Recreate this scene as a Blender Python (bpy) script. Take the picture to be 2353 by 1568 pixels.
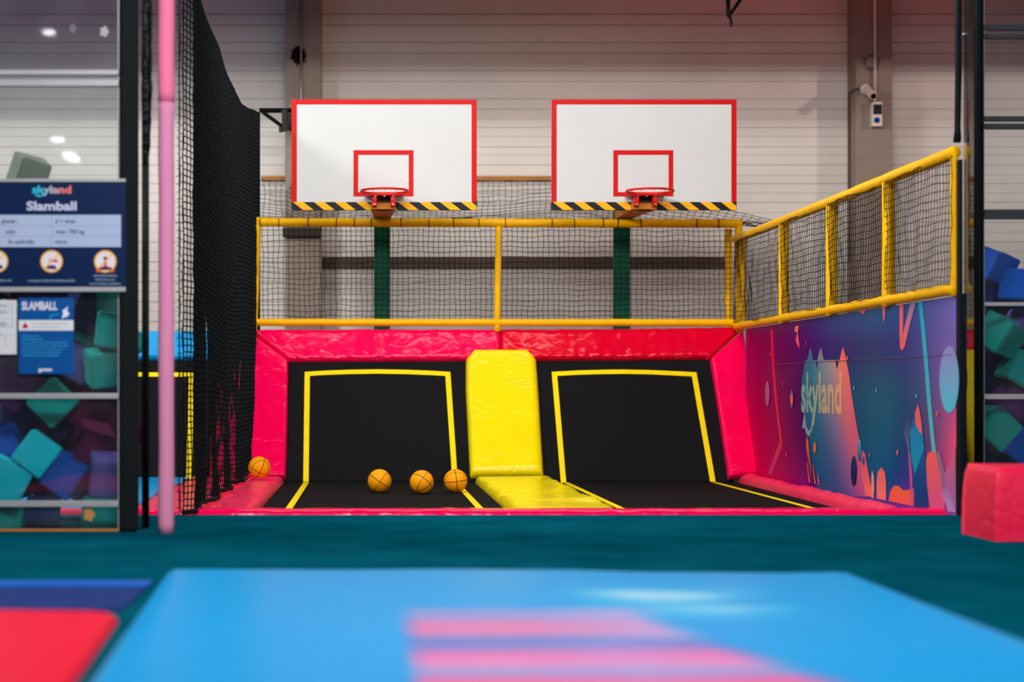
import bpy, bmesh, math, random
from mathutils import Vector, Matrix, noise, Euler
for o in list(bpy.data.objects): bpy.data.objects.remove(o)
S = bpy.context.scene
COL = S.collection
random.seed(7)
PI = math.pi
def lin(c):
    r = []
    for v in c:
        v = v/255.0
        r.append(v/12.92 if v <= .04045 else ((v+.055)/1.055)**2.4)
    return tuple(r)

# ------------------------------------------------------------------ camera
F = 4200.0; CX = 845.0; CY = 893.0; CZ = 0.97      # focal length in px, principal point, eye height
cam_d = bpy.data.cameras.new('camera'); cam = bpy.data.objects.new('camera', cam_d); COL.objects.link(cam)
cam.location = (0, 0, CZ); cam.rotation_euler = (PI/2, 0, 0)
cam_d.sensor_width = 36; cam_d.sensor_fit = 'HORIZONTAL'; cam_d.lens = F/2353*36
cam_d.shift_x = (1176.5-CX)/2353; cam_d.shift_y = (CY-784)/2353
cam_d.clip_start = .1; cam_d.clip_end = 200
cam_d.dof.use_dof = True; cam_d.dof.focus_distance = 16.0; cam_d.dof.aperture_fstop = 1.05
S.camera = cam
# ------------------------------------------------------------------ world, light, exposure
w = bpy.data.worlds.new('hall_air'); S.world = w; w.use_nodes = True
w.node_tree.nodes['Background'].inputs[0].default_value = (.60, .44, .50, 1)
w.node_tree.nodes['Background'].inputs[1].default_value = .06
S.view_settings.view_transform = 'Standard'; S.view_settings.look = 'None'
S.view_settings.gamma = 1; S.view_settings.use_curve_mapping = False
S.view_settings.exposure = 0.0
def area(name, loc, tgt, sx, sy, power, col):
    d = bpy.data.lights.new(name, 'AREA'); d.shape = 'RECTANGLE'; d.size = sx; d.size_y = sy
    d.energy = power; d.color = col
    o = bpy.data.objects.new(name, d); COL.objects.link(o); o.location = loc
    o.rotation_euler = (Vector(tgt)-Vector(loc)).to_track_quat('-Z', 'Y').to_euler()
    return o
# rows of hall lamps hung above the courts, and added fill lamps
area('hall_lamp_or_fill_row', (1.0, 13.5, 5.95), (1.2, 17.5, 0.0), 6.5, .5, 300, (1.0, .97, .93))
area('hall_lamp_or_fill_row', (0.5, 4.5, 5.6), (1.0, 11.0, 0.0), 5.0, .8, 560, (1.0, .98, .97))
area('hall_lamp_or_fill_row', (-5.5, 12.0, 5.6), (4.0, 15.0, 1.0), 1.5, 1.0, 330, (1.0, .97, .98))  # added from the left to brighten the printed side wall
area('front_fill', (3.2, -4.0, 2.9), (2.0, 18.0, 2.0), 10.0, 2.0, 310, (1.0, .96, .95))  # fill added behind the camera to brighten the court from the front
area('wall_washer_lamp', (-5.0, 14.0, 5.71), (-3.0, 22.1, 2.6), 1.6, .12, 240, (.98, 1.0, .94))
area('wall_washer_lamp', (11.5, 15.5, 5.12), (5.0, 22.1, 3.0), .35, .12, 165, (1.0, .74, .70))
area('wall_fill_row', (-1.8, 18.86, 5.03), (-1.8, 19.3, 2.0), 9.5, .15, 74, (1.0, .97, .93))  # fill added behind the boards to brighten the back wall and rail
for _x, _z in ((-4.76, 4.80), (-4.60, 4.56), (-4.52, 4.50), (-4.90, 6.45)):
    area('far_hall_lamp', (_x, -6.0, _z), (_x+1.5, 11, 2.2), .16, .04, .9, (1, 1, 1))
area('magenta_lamp', (5.0, 19.6, 7.5), (4.0, 22.1, 5.0), 5.0, .6, 24, (1.0, .22, .26))
area('amber_lamp', (1.0, 19.6, 7.5), (1.0, 22.1, 5.0), 2.0, .6, 6, (1.0, .6, .4))
area('violet_lamp', (-3.5, 19.6, 7.5), (-3.0, 22.1, 5.0), 3.0, .6, 8, (.9, .45, .9))

# ------------------------------------------------------------------ helpers
def ray(px, py): return Vector(((px-CX)/F, 1.0, (CY-py)/F))
CAM = Vector((0, 0, CZ))
def at(px, py, Y): return CAM + ray(px, py)*Y
WA = Vector((0, 18.83, 0.0)); WB = Vector((0, 19.9, 1.59))
WN = Vector((0, -(WB.z-WA.z), WB.y-WA.y)).normalized()           # outward normal of the leaning trampoline wall
def on_wall(px, py, off=0.0):
    d = ray(px, py); t = (WA+WN*off-CAM).dot(WN)/d.dot(WN); return CAM+d*t
def on_floor(px, py, z=0.0):
    d = ray(px, py); return CAM + d*((z-CZ)/d.z)
BX = 4.0
def on_banner(px, py, off=0.0):
    d = ray(px, py); return CAM + d*((BX-off)/d.x)

MATS = {}
def nodes_mat(name):
    m = bpy.data.materials.new(name); m.use_nodes = True
    return m, m.node_tree, m.node_tree.nodes['Principled BSDF']
def mat(name, rgb, rough=.5, metal=0, spec=.15, coat=0, var=0, vscale=3, bump=0, bscale=30, stretch=(1, 1, 1), bdist=.01, col2=None):
    if name in MATS: return MATS[name]
    m, nt, b = nodes_mat(name); c = lin(rgb)
    b.inputs['Base Color'].default_value = (*c, 1); b.inputs['Roughness'].default_value = rough
    b.inputs['Metallic'].default_value = metal; b.inputs['Specular IOR Level'].default_value = spec
    b.inputs['Coat Weight'].default_value = coat; b.inputs['Coat Roughness'].default_value = .12
    tc = nt.nodes.new('ShaderNodeTexCoord'); mp = nt.nodes.new('ShaderNodeMapping')
    mp.inputs['Scale'].default_value = stretch; nt.links.new(tc.outputs['Object'], mp.inputs[0])
    if var or col2:
        n = nt.nodes.new('ShaderNodeTexNoise'); n.inputs['Scale'].default_value = vscale; n.inputs['Detail'].default_value = 5
        r = nt.nodes.new('ShaderNodeValToRGB'); r.color_ramp.elements[0].position = .3; r.color_ramp.elements[1].position = .7
        if col2: d = lin(col2); r.color_ramp.elements[0].color = (*d, 1)
        else: r.color_ramp.elements[0].color = (*[x*(1-var) for x in c], 1)
        r.color_ramp.elements[1].color = (*c, 1)
        nt.links.new(mp.outputs[0], n.inputs['Vector']); nt.links.new(n.outputs['Fac'], r.inputs[0])
        nt.links.new(r.outputs[0], b.inputs['Base Color'])
    if bump:
        n = nt.nodes.new('ShaderNodeTexNoise'); n.inputs['Scale'].default_value = bscale; n.inputs['Detail'].default_value = 3
        bp = nt.nodes.new('ShaderNodeBump'); bp.inputs['Strength'].default_value = bump; bp.inputs['Distance'].default_value = bdist
        nt.links.new(mp.outputs[0], n.inputs['Vector']); nt.links.new(n.outputs['Fac'], bp.inputs['Height'])
        nt.links.new(bp.outputs[0], b.inputs['Normal'])
    MATS[name] = m; return m
def vinyl(name, rgb, rough=.16, bump=.4, stretch=(1, 1, 1), bscale=9, crease=.16, cscale=1.7):
    if name in MATS: return MATS[name]
    m = mat(name, rgb, rough=rough, spec=.3, bump=bump, bscale=bscale, stretch=stretch, bdist=.02, var=.05, vscale=4)
    nt = m.node_tree; N = nt.nodes; b = N['Principled BSDF']; old = b.inputs['Normal'].links[0].from_node
    tc = N.new('ShaderNodeTexCoord'); mp = N.new('ShaderNodeMapping'); mp.inputs['Rotation'].default_value = (.5, .4, .6); mp.inputs['Scale'].default_value = (1, 1, 2.2)
    n = N.new('ShaderNodeTexNoise'); n.inputs['Scale'].default_value = cscale; n.inputs['Detail'].default_value = 2; n.inputs['Distortion'].default_value = .6
    s1 = N.new('ShaderNodeMath'); s1.operation = 'SUBTRACT'; s1.inputs[1].default_value = .5
    s2 = N.new('ShaderNodeMath'); s2.operation = 'ABSOLUTE'
    s3 = N.new('ShaderNodeMapRange'); s3.inputs[1].default_value = 0; s3.inputs[2].default_value = .06; s3.inputs[3].default_value = 0; s3.inputs[4].default_value = 1; s3.interpolation_type = 'SMOOTHSTEP'
    bp = N.new('ShaderNodeBump'); bp.inputs['Strength'].default_value = crease; bp.inputs['Distance'].default_value = .012
    L = nt.links; L.new(tc.outputs['Object'], mp.inputs[0]); L.new(mp.outputs[0], n.inputs['Vector']); L.new(n.outputs['Fac'], s1.inputs[0]); L.new(s1.outputs[0], s2.inputs[0]); L.new(s2.outputs[0], s3.inputs[0])
    L.new(s3.outputs[0], bp.inputs['Height']); L.new(old.outputs[0], bp.inputs['Normal']); L.new(bp.outputs[0], b.inputs['Normal'])
    return m
def vcol_mat(name, rough=.35):
    if name in MATS: return MATS[name]
    m, nt, b = nodes_mat(name); a = nt.nodes.new('ShaderNodeAttribute'); a.attribute_name = 'Col'
    nt.links.new(a.outputs['Color'], b.inputs['Base Color']); b.inputs['Roughness'].default_value = rough
    b.inputs['Specular IOR Level'].default_value = .06
    MATS[name] = m; return m
def glass_mat(name, tint=(.93, .96, .97), haze=.05, refl=1.0):
    m = bpy.data.materials.new(name); m.use_nodes = True; nt = m.node_tree; nt.nodes.clear()
    out = nt.nodes.new('ShaderNodeOutputMaterial'); tr = nt.nodes.new('ShaderNodeBsdfTransparent'); tr.inputs[0].default_value = (*tint, 1)
    gl = nt.nodes.new('ShaderNodeBsdfGlossy'); gl.inputs['Roughness'].default_value = .03
    df = nt.nodes.new('ShaderNodeBsdfDiffuse'); df.inputs[0].default_value = (.7, .72, .75, 1)
    fr = nt.nodes.new('ShaderNodeFresnel'); fr.inputs[0].default_value = 1.45
    mu = nt.nodes.new('ShaderNodeMath'); mu.operation = 'MULTIPLY'; mu.inputs[1].default_value = refl; mu.use_clamp = True
    m1 = nt.nodes.new('ShaderNodeMixShader'); m2 = nt.nodes.new('ShaderNodeMixShader')
    no = nt.nodes.new('ShaderNodeTexNoise'); no.inputs['Scale'].default_value = 2.5; no.inputs['Detail'].default_value = 8
    rp = nt.nodes.new('ShaderNodeMapRange'); rp.inputs[1].default_value = .45; rp.inputs[2].default_value = .8; rp.inputs[3].default_value = haze*.4; rp.inputs[4].default_value = haze*2
    tc = nt.nodes.new('ShaderNodeTexCoord'); nt.links.new(tc.outputs['Object'], no.inputs['Vector'])
    nt.links.new(no.outputs['Fac'], rp.inputs[0]); nt.links.new(rp.outputs[0], m1.inputs[0])
    nt.links.new(tr.outputs[0], m1.inputs[1]); nt.links.new(df.outputs[0], m1.inputs[2])
    nt.links.new(fr.outputs[0], mu.inputs[0]); nt.links.new(mu.outputs[0], m2.inputs[0])
    nt.links.new(m1.outputs[0], m2.inputs[1]); nt.links.new(gl.outputs[0], m2.inputs[2]); nt.links.new(m2.outputs[0], out.inputs[0])
    return m

def tag(o, label, cat, group=None, kind=None):
    if label: o['label'] = label
    if cat: o['category'] = cat
    if group: o['group'] = group
    if kind: o['kind'] = kind
    return o
def thing(name, loc, label, cat, group=None):
    o = bpy.data.objects.new(name, None); COL.objects.link(o); o.location = loc; o.empty_display_size = .1
    return tag(o, label, cat, group)
def rooted(o):
    m = Matrix.Identity(4)
    while o is not None:
        m = Matrix.LocRotScale(o.location, o.rotation_euler, o.scale) @ m; o = o.parent
    return m
class MB:
    """collects geometry given in world coordinates"""
    def __init__(s): s.v = []; s.f = []; s.m = []; s.c = []; s.mi = 0; s.col = (1, 1, 1)
    def add(s, vs, fs, col=None):
        b = len(s.v); s.v += [Vector(v) for v in vs]; s.f += [tuple(i+b for i in f) for f in fs]; s.m += [s.mi]*len(fs)
        if callable(col): s.c += [col(Vector(v)) for v in vs]
        else: s.c += [col or s.col]*len(vs)
        return s
    def box(s, lo, hi, M=None):
        x0, y0, z0 = lo; x1, y1, z1 = hi
        vs = [Vector(p) for p in ((x0,y0,z0),(x1,y0,z0),(x1,y1,z0),(x0,y1,z0),(x0,y0,z1),(x1,y0,z1),(x1,y1,z1),(x0,y1,z1))]
        if M: vs = [M @ v for v in vs]
        return s.add(vs, [(0,3,2,1),(4,5,6,7),(0,1,5,4),(1,2,6,5),(2,3,7,6),(3,0,4,7)])
    def rbox(s, lo, hi, r, M=None, seg=3):
        bm = bmesh.new(); lo = Vector(lo); hi = Vector(hi); bmesh.ops.create_cube(bm, size=1)
        for v in bm.verts: v.co = Vector([lo[i]+(v.co[i]+.5)*(hi[i]-lo[i]) for i in range(3)])
        bmesh.ops.bevel(bm, geom=bm.edges[:], offset=r, segments=seg, profile=.5, affect='EDGES')
        if M: bm.transform(M)
        bm.verts.index_update(); s.add([v.co.copy() for v in bm.verts], [tuple(v.index for v in f.verts) for f in bm.faces]); bm.free(); return s
    def tube(s, pts, r, n=12, cap=True):
        pts = [Vector(p) for p in pts]; R = r if isinstance(r, (list, tuple)) else [r]*len(pts)
        vs = []; fs = []; up = None
        for i, p in enumerate(pts):
            d = (pts[min(i+1, len(pts)-1)]-pts[max(i-1, 0)]).normalized()
            if up is None: up = Vector((0, 0, 1)) if abs(d.z) < .9 else Vector((1, 0, 0))
            a = d.cross(up).normalized(); b = a.cross(d).normalized(); up = b
            for k in range(n):
                t = 2*PI*k/n; vs.append(p+a*math.cos(t)*R[i]+b*math.sin(t)*R[i])
        for i in range(len(pts)-1):
            for k in range(n): fs.append((i*n+k, i*n+(k+1) % n, (i+1)*n+(k+1) % n, (i+1)*n+k))
        if cap: fs += [tuple(reversed(range(n))), tuple(range((len(pts)-1)*n, len(pts)*n))]
        return s.add(vs, fs)
    def poly(s, pts, col=None): return s.add(pts, [tuple(range(len(pts)))], col)
    def build(s, name, m, parent=None, smooth=False, kind=None, label=None, bevel=0):
        me = bpy.data.meshes.new(name); o = bpy.data.objects.new(name, me); COL.objects.link(o)
        if parent: o.parent = parent; inv = rooted(parent).inverted()
        else:
            xs = [v.x for v in s.v]; ys = [v.y for v in s.v]; zs = [v.z for v in s.v]
            o.location = ((min(xs)+max(xs))/2, (min(ys)+max(ys))/2, min(zs)); inv = Matrix.Translation(-o.location)
        me.from_pydata([inv @ v for v in s.v], [], s.f)
        for q in (m if isinstance(m, (list, tuple)) else [m]): me.materials.append(q)
        for i, p in enumerate(me.polygons): p.material_index = s.m[i]; p.use_smooth = smooth
        a = me.color_attributes.new('Col', 'FLOAT_COLOR', 'POINT')
        a.data.foreach_set('color', [x for c in s.c for x in (*c, 1.0)])
        me.update()
        if bevel:
            b = o.modifiers.new('bevel', 'BEVEL'); b.width = bevel; b.segments = 2; b.limit_method = 'ANGLE'
        if kind: o['kind'] = kind
        if label: o['label'] = label
        return o
def text_shape(txt, origin, right, up, w=None, h=None, bold=0.0, align='L', thin=.0):
    """returns (verts, faces) of lettering laid on a surface; w = total width or h = cap height in metres"""
    cu = bpy.data.curves.new('lettering', 'FONT'); cu.body = txt; cu.offset = bold; cu.resolution_u = 3; cu.fill_mode = 'BOTH'
    ob = bpy.data.objects.new('lettering', cu); COL.objects.link(ob); dg = bpy.context.evaluated_depsgraph_get()
    me = ob.evaluated_get(dg).to_mesh(); vs = [v.co.copy() for v in me.vertices]; fs = [tuple(p.vertices) for p in me.polygons]
    ob.evaluated_get(dg).to_mesh_clear(); bpy.data.objects.remove(ob); bpy.data.curves.remove(cu)
    x0 = min(v.x for v in vs); x1 = max(v.x for v in vs)
    sy = (h/.70) if h else w/(x1-x0); sx = w/(x1-x0) if w else sy
    right = Vector(right).normalized(); up = Vector(up).normalized(); W = (x1-x0)*sx
    off = {'L': 0, 'C': -W/2, 'R': -W}[align]
    return [Vector(origin)+right*((v.x-x0)*sx+off)+up*(v.y*sy) for v in vs], fs
def pad(rows, n, t, nu=14, nv=40, edge=.035, wrk=.006, wf=12, seed=0, power=.45, back=.0, an=(1, 1, 1)):
    """soft stuffed pad: rows = [(A,B),...] along its length on the base plane, n = outward normal"""
    rows = [(Vector(a), Vector(b)) for a, b in rows]; n = Vector(n).normalized()
    L = [0]
    for i in range(1, len(rows)): L.append(L[-1]+((rows[i][0]+rows[i][1])/2-(rows[i-1][0]+rows[i-1][1])/2).length)
    T = L[-1]; mb = MB(); vs = []
    def row(s):
        for i in range(1, len(rows)):
            if s <= L[i]+1e-9:
                k = (s-L[i-1])/max(1e-6, L[i]-L[i-1]); return rows[i-1][0].lerp(rows[i][0], k), rows[i-1][1].lerp(rows[i][1], k)
        return rows[-1]
    e2 = min(edge, T*.45)
    ss = sorted(set([0, e2*.08, e2*.25, e2*.5, e2, T-e2, T-e2*.5, T-e2*.25, T-e2*.08, T]+[e2+(T-2*e2)*k/nv for k in range(nv+1)]))
    for s in ss:
        a, b = row(s); W = (b-a).length; e = min(edge, W*.45)
        us = [0, e*.08, e*.25, e*.5]+[e+(W-2*e)*k/nu for k in range(nu+1)]+[W-e*.5, W-e*.25, W-e*.08, W]
        for u in us:
            d = min(min(u, W-u)/e, min(s, T-s)/e2, 1.0); d = max(d, 0)
            p = a.lerp(b, u/W); h = t*math.sin(PI/2*d)**power
            q = Vector((p.x*an[0]+seed*3.1, p.y*an[1]+seed, p.z*an[2]))
            near = math.exp(-min(u, W-u)/.07)
            h += d*(wrk*noise.noise(q*wf)*(near*1.6+.25) + wrk*.8*noise.noise(q*wf*.35))
            vs.append(p+n*(h-back))
    m = len(us); fs = []
    for i in range(len(ss)-1):
        for j in range(m-1): fs.append((i*m+j, i*m+j+1, (i+1)*m+j+1, (i+1)*m+j))
    base = len(vs); loop = [j for j in range(m)]+[i*m+m-1 for i in range(1, len(ss))]+[(len(ss)-1)*m+j for j in range(m-2, -1, -1)]+[i*m for i in range(len(ss)-2, 0, -1)]
    vs += [vs[i]-n*.015 for i in loop]; k = len(loop)
    for i in range(k): fs.append((loop[i], base+i, base+(i+1) % k, loop[(i+1) % k]))
    fs.append(tuple(base+i for i in range(k)))
    mb.add(vs, fs)
    # orient consistently
    bm = bmesh.new(); vv = [bm.verts.new(v) for v in mb.v]
    for f in mb.f:
        try: bm.faces.new([vv[i] for i in f])
        except ValueError: pass
    bmesh.ops.recalc_face_normals(bm, faces=bm.faces[:]); bm.verts.index_update()
    mb2 = MB(); mb2.add([v.co.copy() for v in bm.verts], [tuple(v.index for v in f.verts) for f in bm.faces]); bm.free(); return mb2
def net_mb(fn, nu, nv, r=.004, wob=.008, sub=1, seed=0, su=None, sv=None):
    """knotted cord net: fn(u,v) in 0..1 gives the surface; cords run both ways"""
    mb = MB(); P = {}
    for i in range(nu+1):
        for j in range(nv+1):
            p = fn(i/nu, j/nv); q = Vector((i*.37+seed, j*.41, seed*1.7))
            P[i, j] = p+Vector((noise.noise(q), noise.noise(q+Vector((9, 0, 0))), noise.noise(q+Vector((0, 9, 0)))))*wob
    for i in range(nu+1): mb.tube([P[i, j] for j in range(nv+1)], r, 3, False)
    for j in range(nv+1): mb.tube([P[i, j] for i in range(nu+1)], r, 3, False)
    return mb
def dup(root, parent=None):
    r = root.copy(); COL.objects.link(r)
    if parent: r.parent = parent
    for ch in list(root.children):
        dup(ch, r)
    return r

# ------------------------------------------------------------------ materials
M_pink = vinyl('pink_vinyl', (255, 0, 84))
M_pink_shaded = vinyl('pink_vinyl_shaded', (226, 0, 44))  # the pink vinyl taken darker, shade painted into the right top pad
M_rose = vinyl('rose_vinyl', (255, 52, 98), rough=.25)
M_yel = vinyl('yellow_vinyl', (255, 232, 6), rough=.2)
M_blue = vinyl('blue_vinyl', (0, 160, 226), rough=.3, bump=.35, bscale=5)
M_mat = mat('black_jump_mat', (26, 26, 28), rough=.9, spec=.05, bump=.15, bscale=300)
M_tape = mat('yellow_stripe', (255, 228, 0), rough=.6, var=.08, vscale=20)
M_foam = mat('yellow_foam_sleeve', (255, 192, 0), rough=.38, var=.1, vscale=8, bump=.2, bscale=14)
M_cord = mat('black_cord', (15, 19, 22), rough=.8, spec=.1)
M_black = mat('black_padding', (12, 20, 24), rough=.7, spec=.15, bump=.2, bscale=20)
M_blk2 = mat('black_metal', (12, 13, 15), rough=.5, spec=.2)
M_white = mat('white_board', (206, 208, 208), rough=.5, spec=.1, var=.03, vscale=3)
M_red = mat('red_paint', (200, 0, 3), rough=.45)
M_rim = mat('red_rim', (206, 20, 6), rough=.3)
M_hy = mat('hazard_yellow', (255, 178, 8), rough=.45)
M_hb = mat('hazard_black', (26, 28, 36), rough=.45)
M_green = mat('green_paint', (0, 84, 58), rough=.5, var=.15)
M_alu = mat('aluminium', (180, 182, 184), rough=.4, metal=.3, var=.1, vscale=6)
M_dark_rail = mat('dark_rail', (58, 64, 70), rough=.5)
M_wall = mat('panel_wall', (226, 221, 213), rough=.75, var=.10, vscale=1.2, bump=.06, bscale=60)
M_conc = mat('concrete', (158, 142, 130), rough=.85, var=.22, vscale=2.5, bump=.25, bscale=30)
M_carpet = mat('teal_carpet', (8, 94, 114), rough=1, spec=0, bump=.8, bscale=260, col2=(0, 76, 94), vscale=2.2)
M_wood = mat('raw_timber', (190, 128, 72), rough=.7, var=.3, vscale=8, stretch=(1, 8, 8))
M_brown = mat('brown_shadow_and_conduit', (98, 82, 74), rough=.8, var=.2, vscale=5)
M_steel = mat('galvanised', (150, 150, 152), rough=.35, metal=.8)
M_plast = mat('offwhite_plastic', (225, 215, 205), rough=.4)
M_vc = vcol_mat('printed_vinyl', .38)
M_vp = vcol_mat('printed_sheet', .5)
G_plex = glass_mat('acrylic', haze=.018)
G_side = glass_mat('acrylic_side', haze=.01, refl=1.3)

# ------------------------------------------------------------------ setting: floor, back wall, light blocker
mb = MB(); mb.box((-9, -1, -.12), (11, 22.4, -.03)); mb.build('floor', mat('floor_slab', (70, 70, 72), rough=.8, var=.2), kind='structure')
SW = 190.04; WY = F/SW
seam_px = [-62, -32, -7, 33, 58, 98, 123, 163, 188, 228, 252, 274, 294, 315, 339, 357, 380, 404, 423, 445, 466, 490, 512, 535, 557, 580, 603, 625, 648, 671, 694, 717, 740, 763, 790, 815, 840, 870, 900]
zs = sorted([CZ+(CY-y)/SW for y in seam_px])
prof = [(0, -.03)]
for k, z in enumerate(zs):
    deep = .02 if (k % 2 == 0 or z > 4.4) else .012
    prof += [(0, z-.006), (deep, z-.002), (deep, z+.003), (0, z+.008)]
prof += [(0, 7.8)]
mb = MB(); vs = []
for (d, z) in prof: vs += [(-9, WY+d, z), (11, WY+d, z)]
mb.add(vs, [(2*i, 2*i+1, 2*i+3, 2*i+2) for i in range(len(prof)-1)])
mb.add([(-9, WY+.25, -.03), (11, WY+.25, -.03), (11, WY+.25, 7.8), (-9, WY+.25, 7.8)], [(0, 3, 2, 1)])
mb.build('wall_back', M_wall, kind='structure')
mb = MB(); mb.box((-9, 17.85, 5.0), (14, 18.15, 7.7)); mb.build('light_blocker', M_conc, kind='structure')       # unseen blocker added above the boards to shade the upper wall
# brown strip put in for the rail's shadow on the wall and the timber batten that carries the net
mb = MB(); mb.box((-.56, WY-.03, 2.42), (4.35, WY+.0, 2.56)); mb.build('rail_shadow_strip', M_brown, kind='structure')

def column(name, x0, x1, stain):
    t = thing(name, ((x0+x1)/2, 21.9, -.03), *stain[:2])
    mb = MB(); mb.box((x0, 21.70, -.03), (x1, WY-.001, 7.6)); mb.build('shaft', M_conc, t, bevel=.01)
    return t
S2 = F/21.70
cl = column('concrete_column', (655-CX)/S2, (738-CX)/S2, ('rough concrete column behind the left backboard with a black splash stain', 'column'))
cr = column('concrete_column', (1967-CX)/S2, (2050-CX)/S2, ('rough concrete column on the right carrying the security camera', 'column'))
mb = MB(); random.seed(3); c = at(686, 124, 21.695); pts = []
for k in range(40):
    a = 2*PI*k/40; r = (.085+.05*random.random()*(k % 2))*(1.25 if a > PI else 1); pts.append(c+Vector((math.cos(a)*r*.85, -.002, math.sin(a)*r)))
mb.add([c+Vector((0, -.002, 0))]+pts, [(0, 1+(k+1) % 40, 1+k) for k in range(40)]); mb.build('stain', mat('soot', (22, 20, 22), rough=.9), cl)
mb = MB(); c = at(2003, 143, 21.695)
for k in range(26):
    a = 2*PI*k/26+.1; r0 = .07; r1 = .1+.03*random.random(); e = .012
    if k in (3, 4, 9, 15): continue
    mb.poly([c+Vector((math.cos(a-.1)*r0, -.002, math.sin(a-.1)*r0)), c+Vector((math.cos(a+.1)*r0, -.002, math.sin(a+.1)*r0)), c+Vector((math.cos(a)*r1, -.002, math.sin(a)*r1))])
mb.build('stain', mat('soot2', (70, 50, 44), rough=.9), cr)
mb = MB(); mb.box((at(650, 545, 21.69).x, 21.64, at(650, 545, 21.66).z), (at(738, 545, 21.69).x, 21.70, at(650, 523, 21.66).z)); mb.build('plate', mat('dark_plate', (66, 52, 46), rough=.7), cl)
# conduits
def pipe(name, pts, r, m, label, cat, n=8):
    mb = MB(); mb.tube(pts, r, n); o = mb.build(name, m, smooth=True); tag(o, label, cat); return o
pipe('conduit', [at(692, -60, 21.66), at(692, 225, 21.66), at(692, 300, 21.66)], .014, M_steel, 'thin grey conduit running down the left concrete column', 'pipe')
pipe('conduit', [at(2010, -60, 21.66), at(2011, 235, 21.66)], .016, M_plast, 'pale conduit running down the right column to the socket box', 'pipe')
pipe('conduit', [at(1976, 205, 21.68), at(1962, 206, 21.72), at(1952, 214, 21.85), at(1951, 225, 21.93), at(1951, 480, 21.93), at(1951, 600, 21.93)], .012, M_brown, 'thin bent conduit from the security camera down the side of the right column', 'pipe')
# camera and socket box
t = thing('security_camera', at(1990, 208, 21.69), 'small white bullet security camera on the right concrete column', 'camera')
mb = MB(); mb.tube([at(1988, 205, 21.69), at(1988, 205, 21.64)], [.065, .055], 20); mb.build('mount', M_plast, t, smooth=False)
a = at(1990, 203, 21.62); b = at(2007, 221, 21.40)
mb = MB(); mb.tube([a, a.lerp(b, .15), a.lerp(b, .97), b], [.03, .048, .048, .044], 20); hs = mb.build('housing', M_plast, t)
mb = MB(); d = (b-a).normalized(); mb.tube([b-d*.001, b+d*.004], .034, 20); mb.build('lens', mat('lens', (50, 10, 18), rough=.1), hs)
t = thing('socket_box', at(2014, 291, 21.70), 'white wall box with a dark window and blue socket below the security camera', 'socket')
p = at(2004, 291, 21.60); q = at(2027, 234, 21.60)
mb = MB(); mb.rbox((p.x, 21.58, p.z), (q.x, 21.70, q.z), .01); mb.build('body', M_plast, t)
mb = MB(); zt = at(0, 240, 21.58).z; zb = at(0, 263, 21.58).z; mb.rbox((p.x+.008, 21.572, zb), (q.x-.008, 21.59, zt), .005); mb.build('window', mat('dark_window', (45, 46, 55), rough=.2), t)
mb = MB(); c = at(2015.5, 276, 21.57); mb.tube([c+Vector((0, .02, 0)), c], .034, 20); mb.build('socket', mat('blue_plastic', (10, 50, 140), rough=.4), t)
# sprinkler pipe
t = thing('sprinkler', at(1675, 0, 19), 'dark hanging sprinkler pipe with a nozzle above the right backboard', 'sprinkler')
mb = MB(); mb.tube([at(1673, -70, 19), at(1673, 28, 19), at(1675, 38, 19)], .022, 10); mb.tube([at(1735, -50, 19.0), at(1676, 36, 19)], .018, 10); mb.build('pipe', M_blk2, t, smooth=True)
mb = MB(); mb.tube([at(1675, 34, 19), at(1679, 44, 19), at(1680, 52, 19), at(1680, 62, 19)], [.028, .012, .018, .01], 10); mb.build('nozzle', M_blk2, t)

# timber batten
t = MB(); p = at(600, 415, WY-.03); q = at(1290, 405, WY-.03)
t.box((p.x, WY-.04, p.z), (q.x, WY-.001, q.z)); o = t.build('batten', M_wood)
tag(o, 'orange brown timber batten on the back wall holding the upper net edge', 'batten')

# ------------------------------------------------------------------ leaning wall trampolines and bed
def strip(mb, pts, w, n, off):
    """mitred flat tape along pts lying on plane with normal n"""
    n = Vector(n).normalized(); pts = [Vector(p) for p in pts]; A = []; B = []
    for i, p in enumerate(pts):
        d0 = (p-pts[i-1]).normalized() if i else None; d1 = (pts[i+1]-p).normalized() if i < len(pts)-1 else None
        d = ((d0 or d1)+(d1 or d0)).normalized(); s = n.cross(d).normalized()
        k = 1/max(.5, s.dot(n.cross(d1 or d0).normalized())); A.append(p+s*w/2*k+n*off); B.append(p-s*w/2*k+n*off)
    m = len(pts); top = A+B; low = [v-n*.0025 for v in top]
    fs = [(i, i+1, m+i+1, m+i) for i in range(m-1)]
    fs += [(2*m+i, 2*m+i+1, i+1, i) for i in range(m-1)]+[(m+i, m+i+1, 3*m+i+1, 3*m+i) for i in range(m-1)]
    mb.add(top+low, fs)
def slab(mb, quad, n, t):
    n = Vector(n).normalized(); q = [Vector(p) for p in quad]; mb.add(q+[p-n*t for p in q], [(0, 1, 2, 3), (7, 6, 5, 4), (0, 4, 5, 1), (1, 5, 6, 2), (2, 6, 7, 3), (3, 7, 4, 0)])
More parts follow.
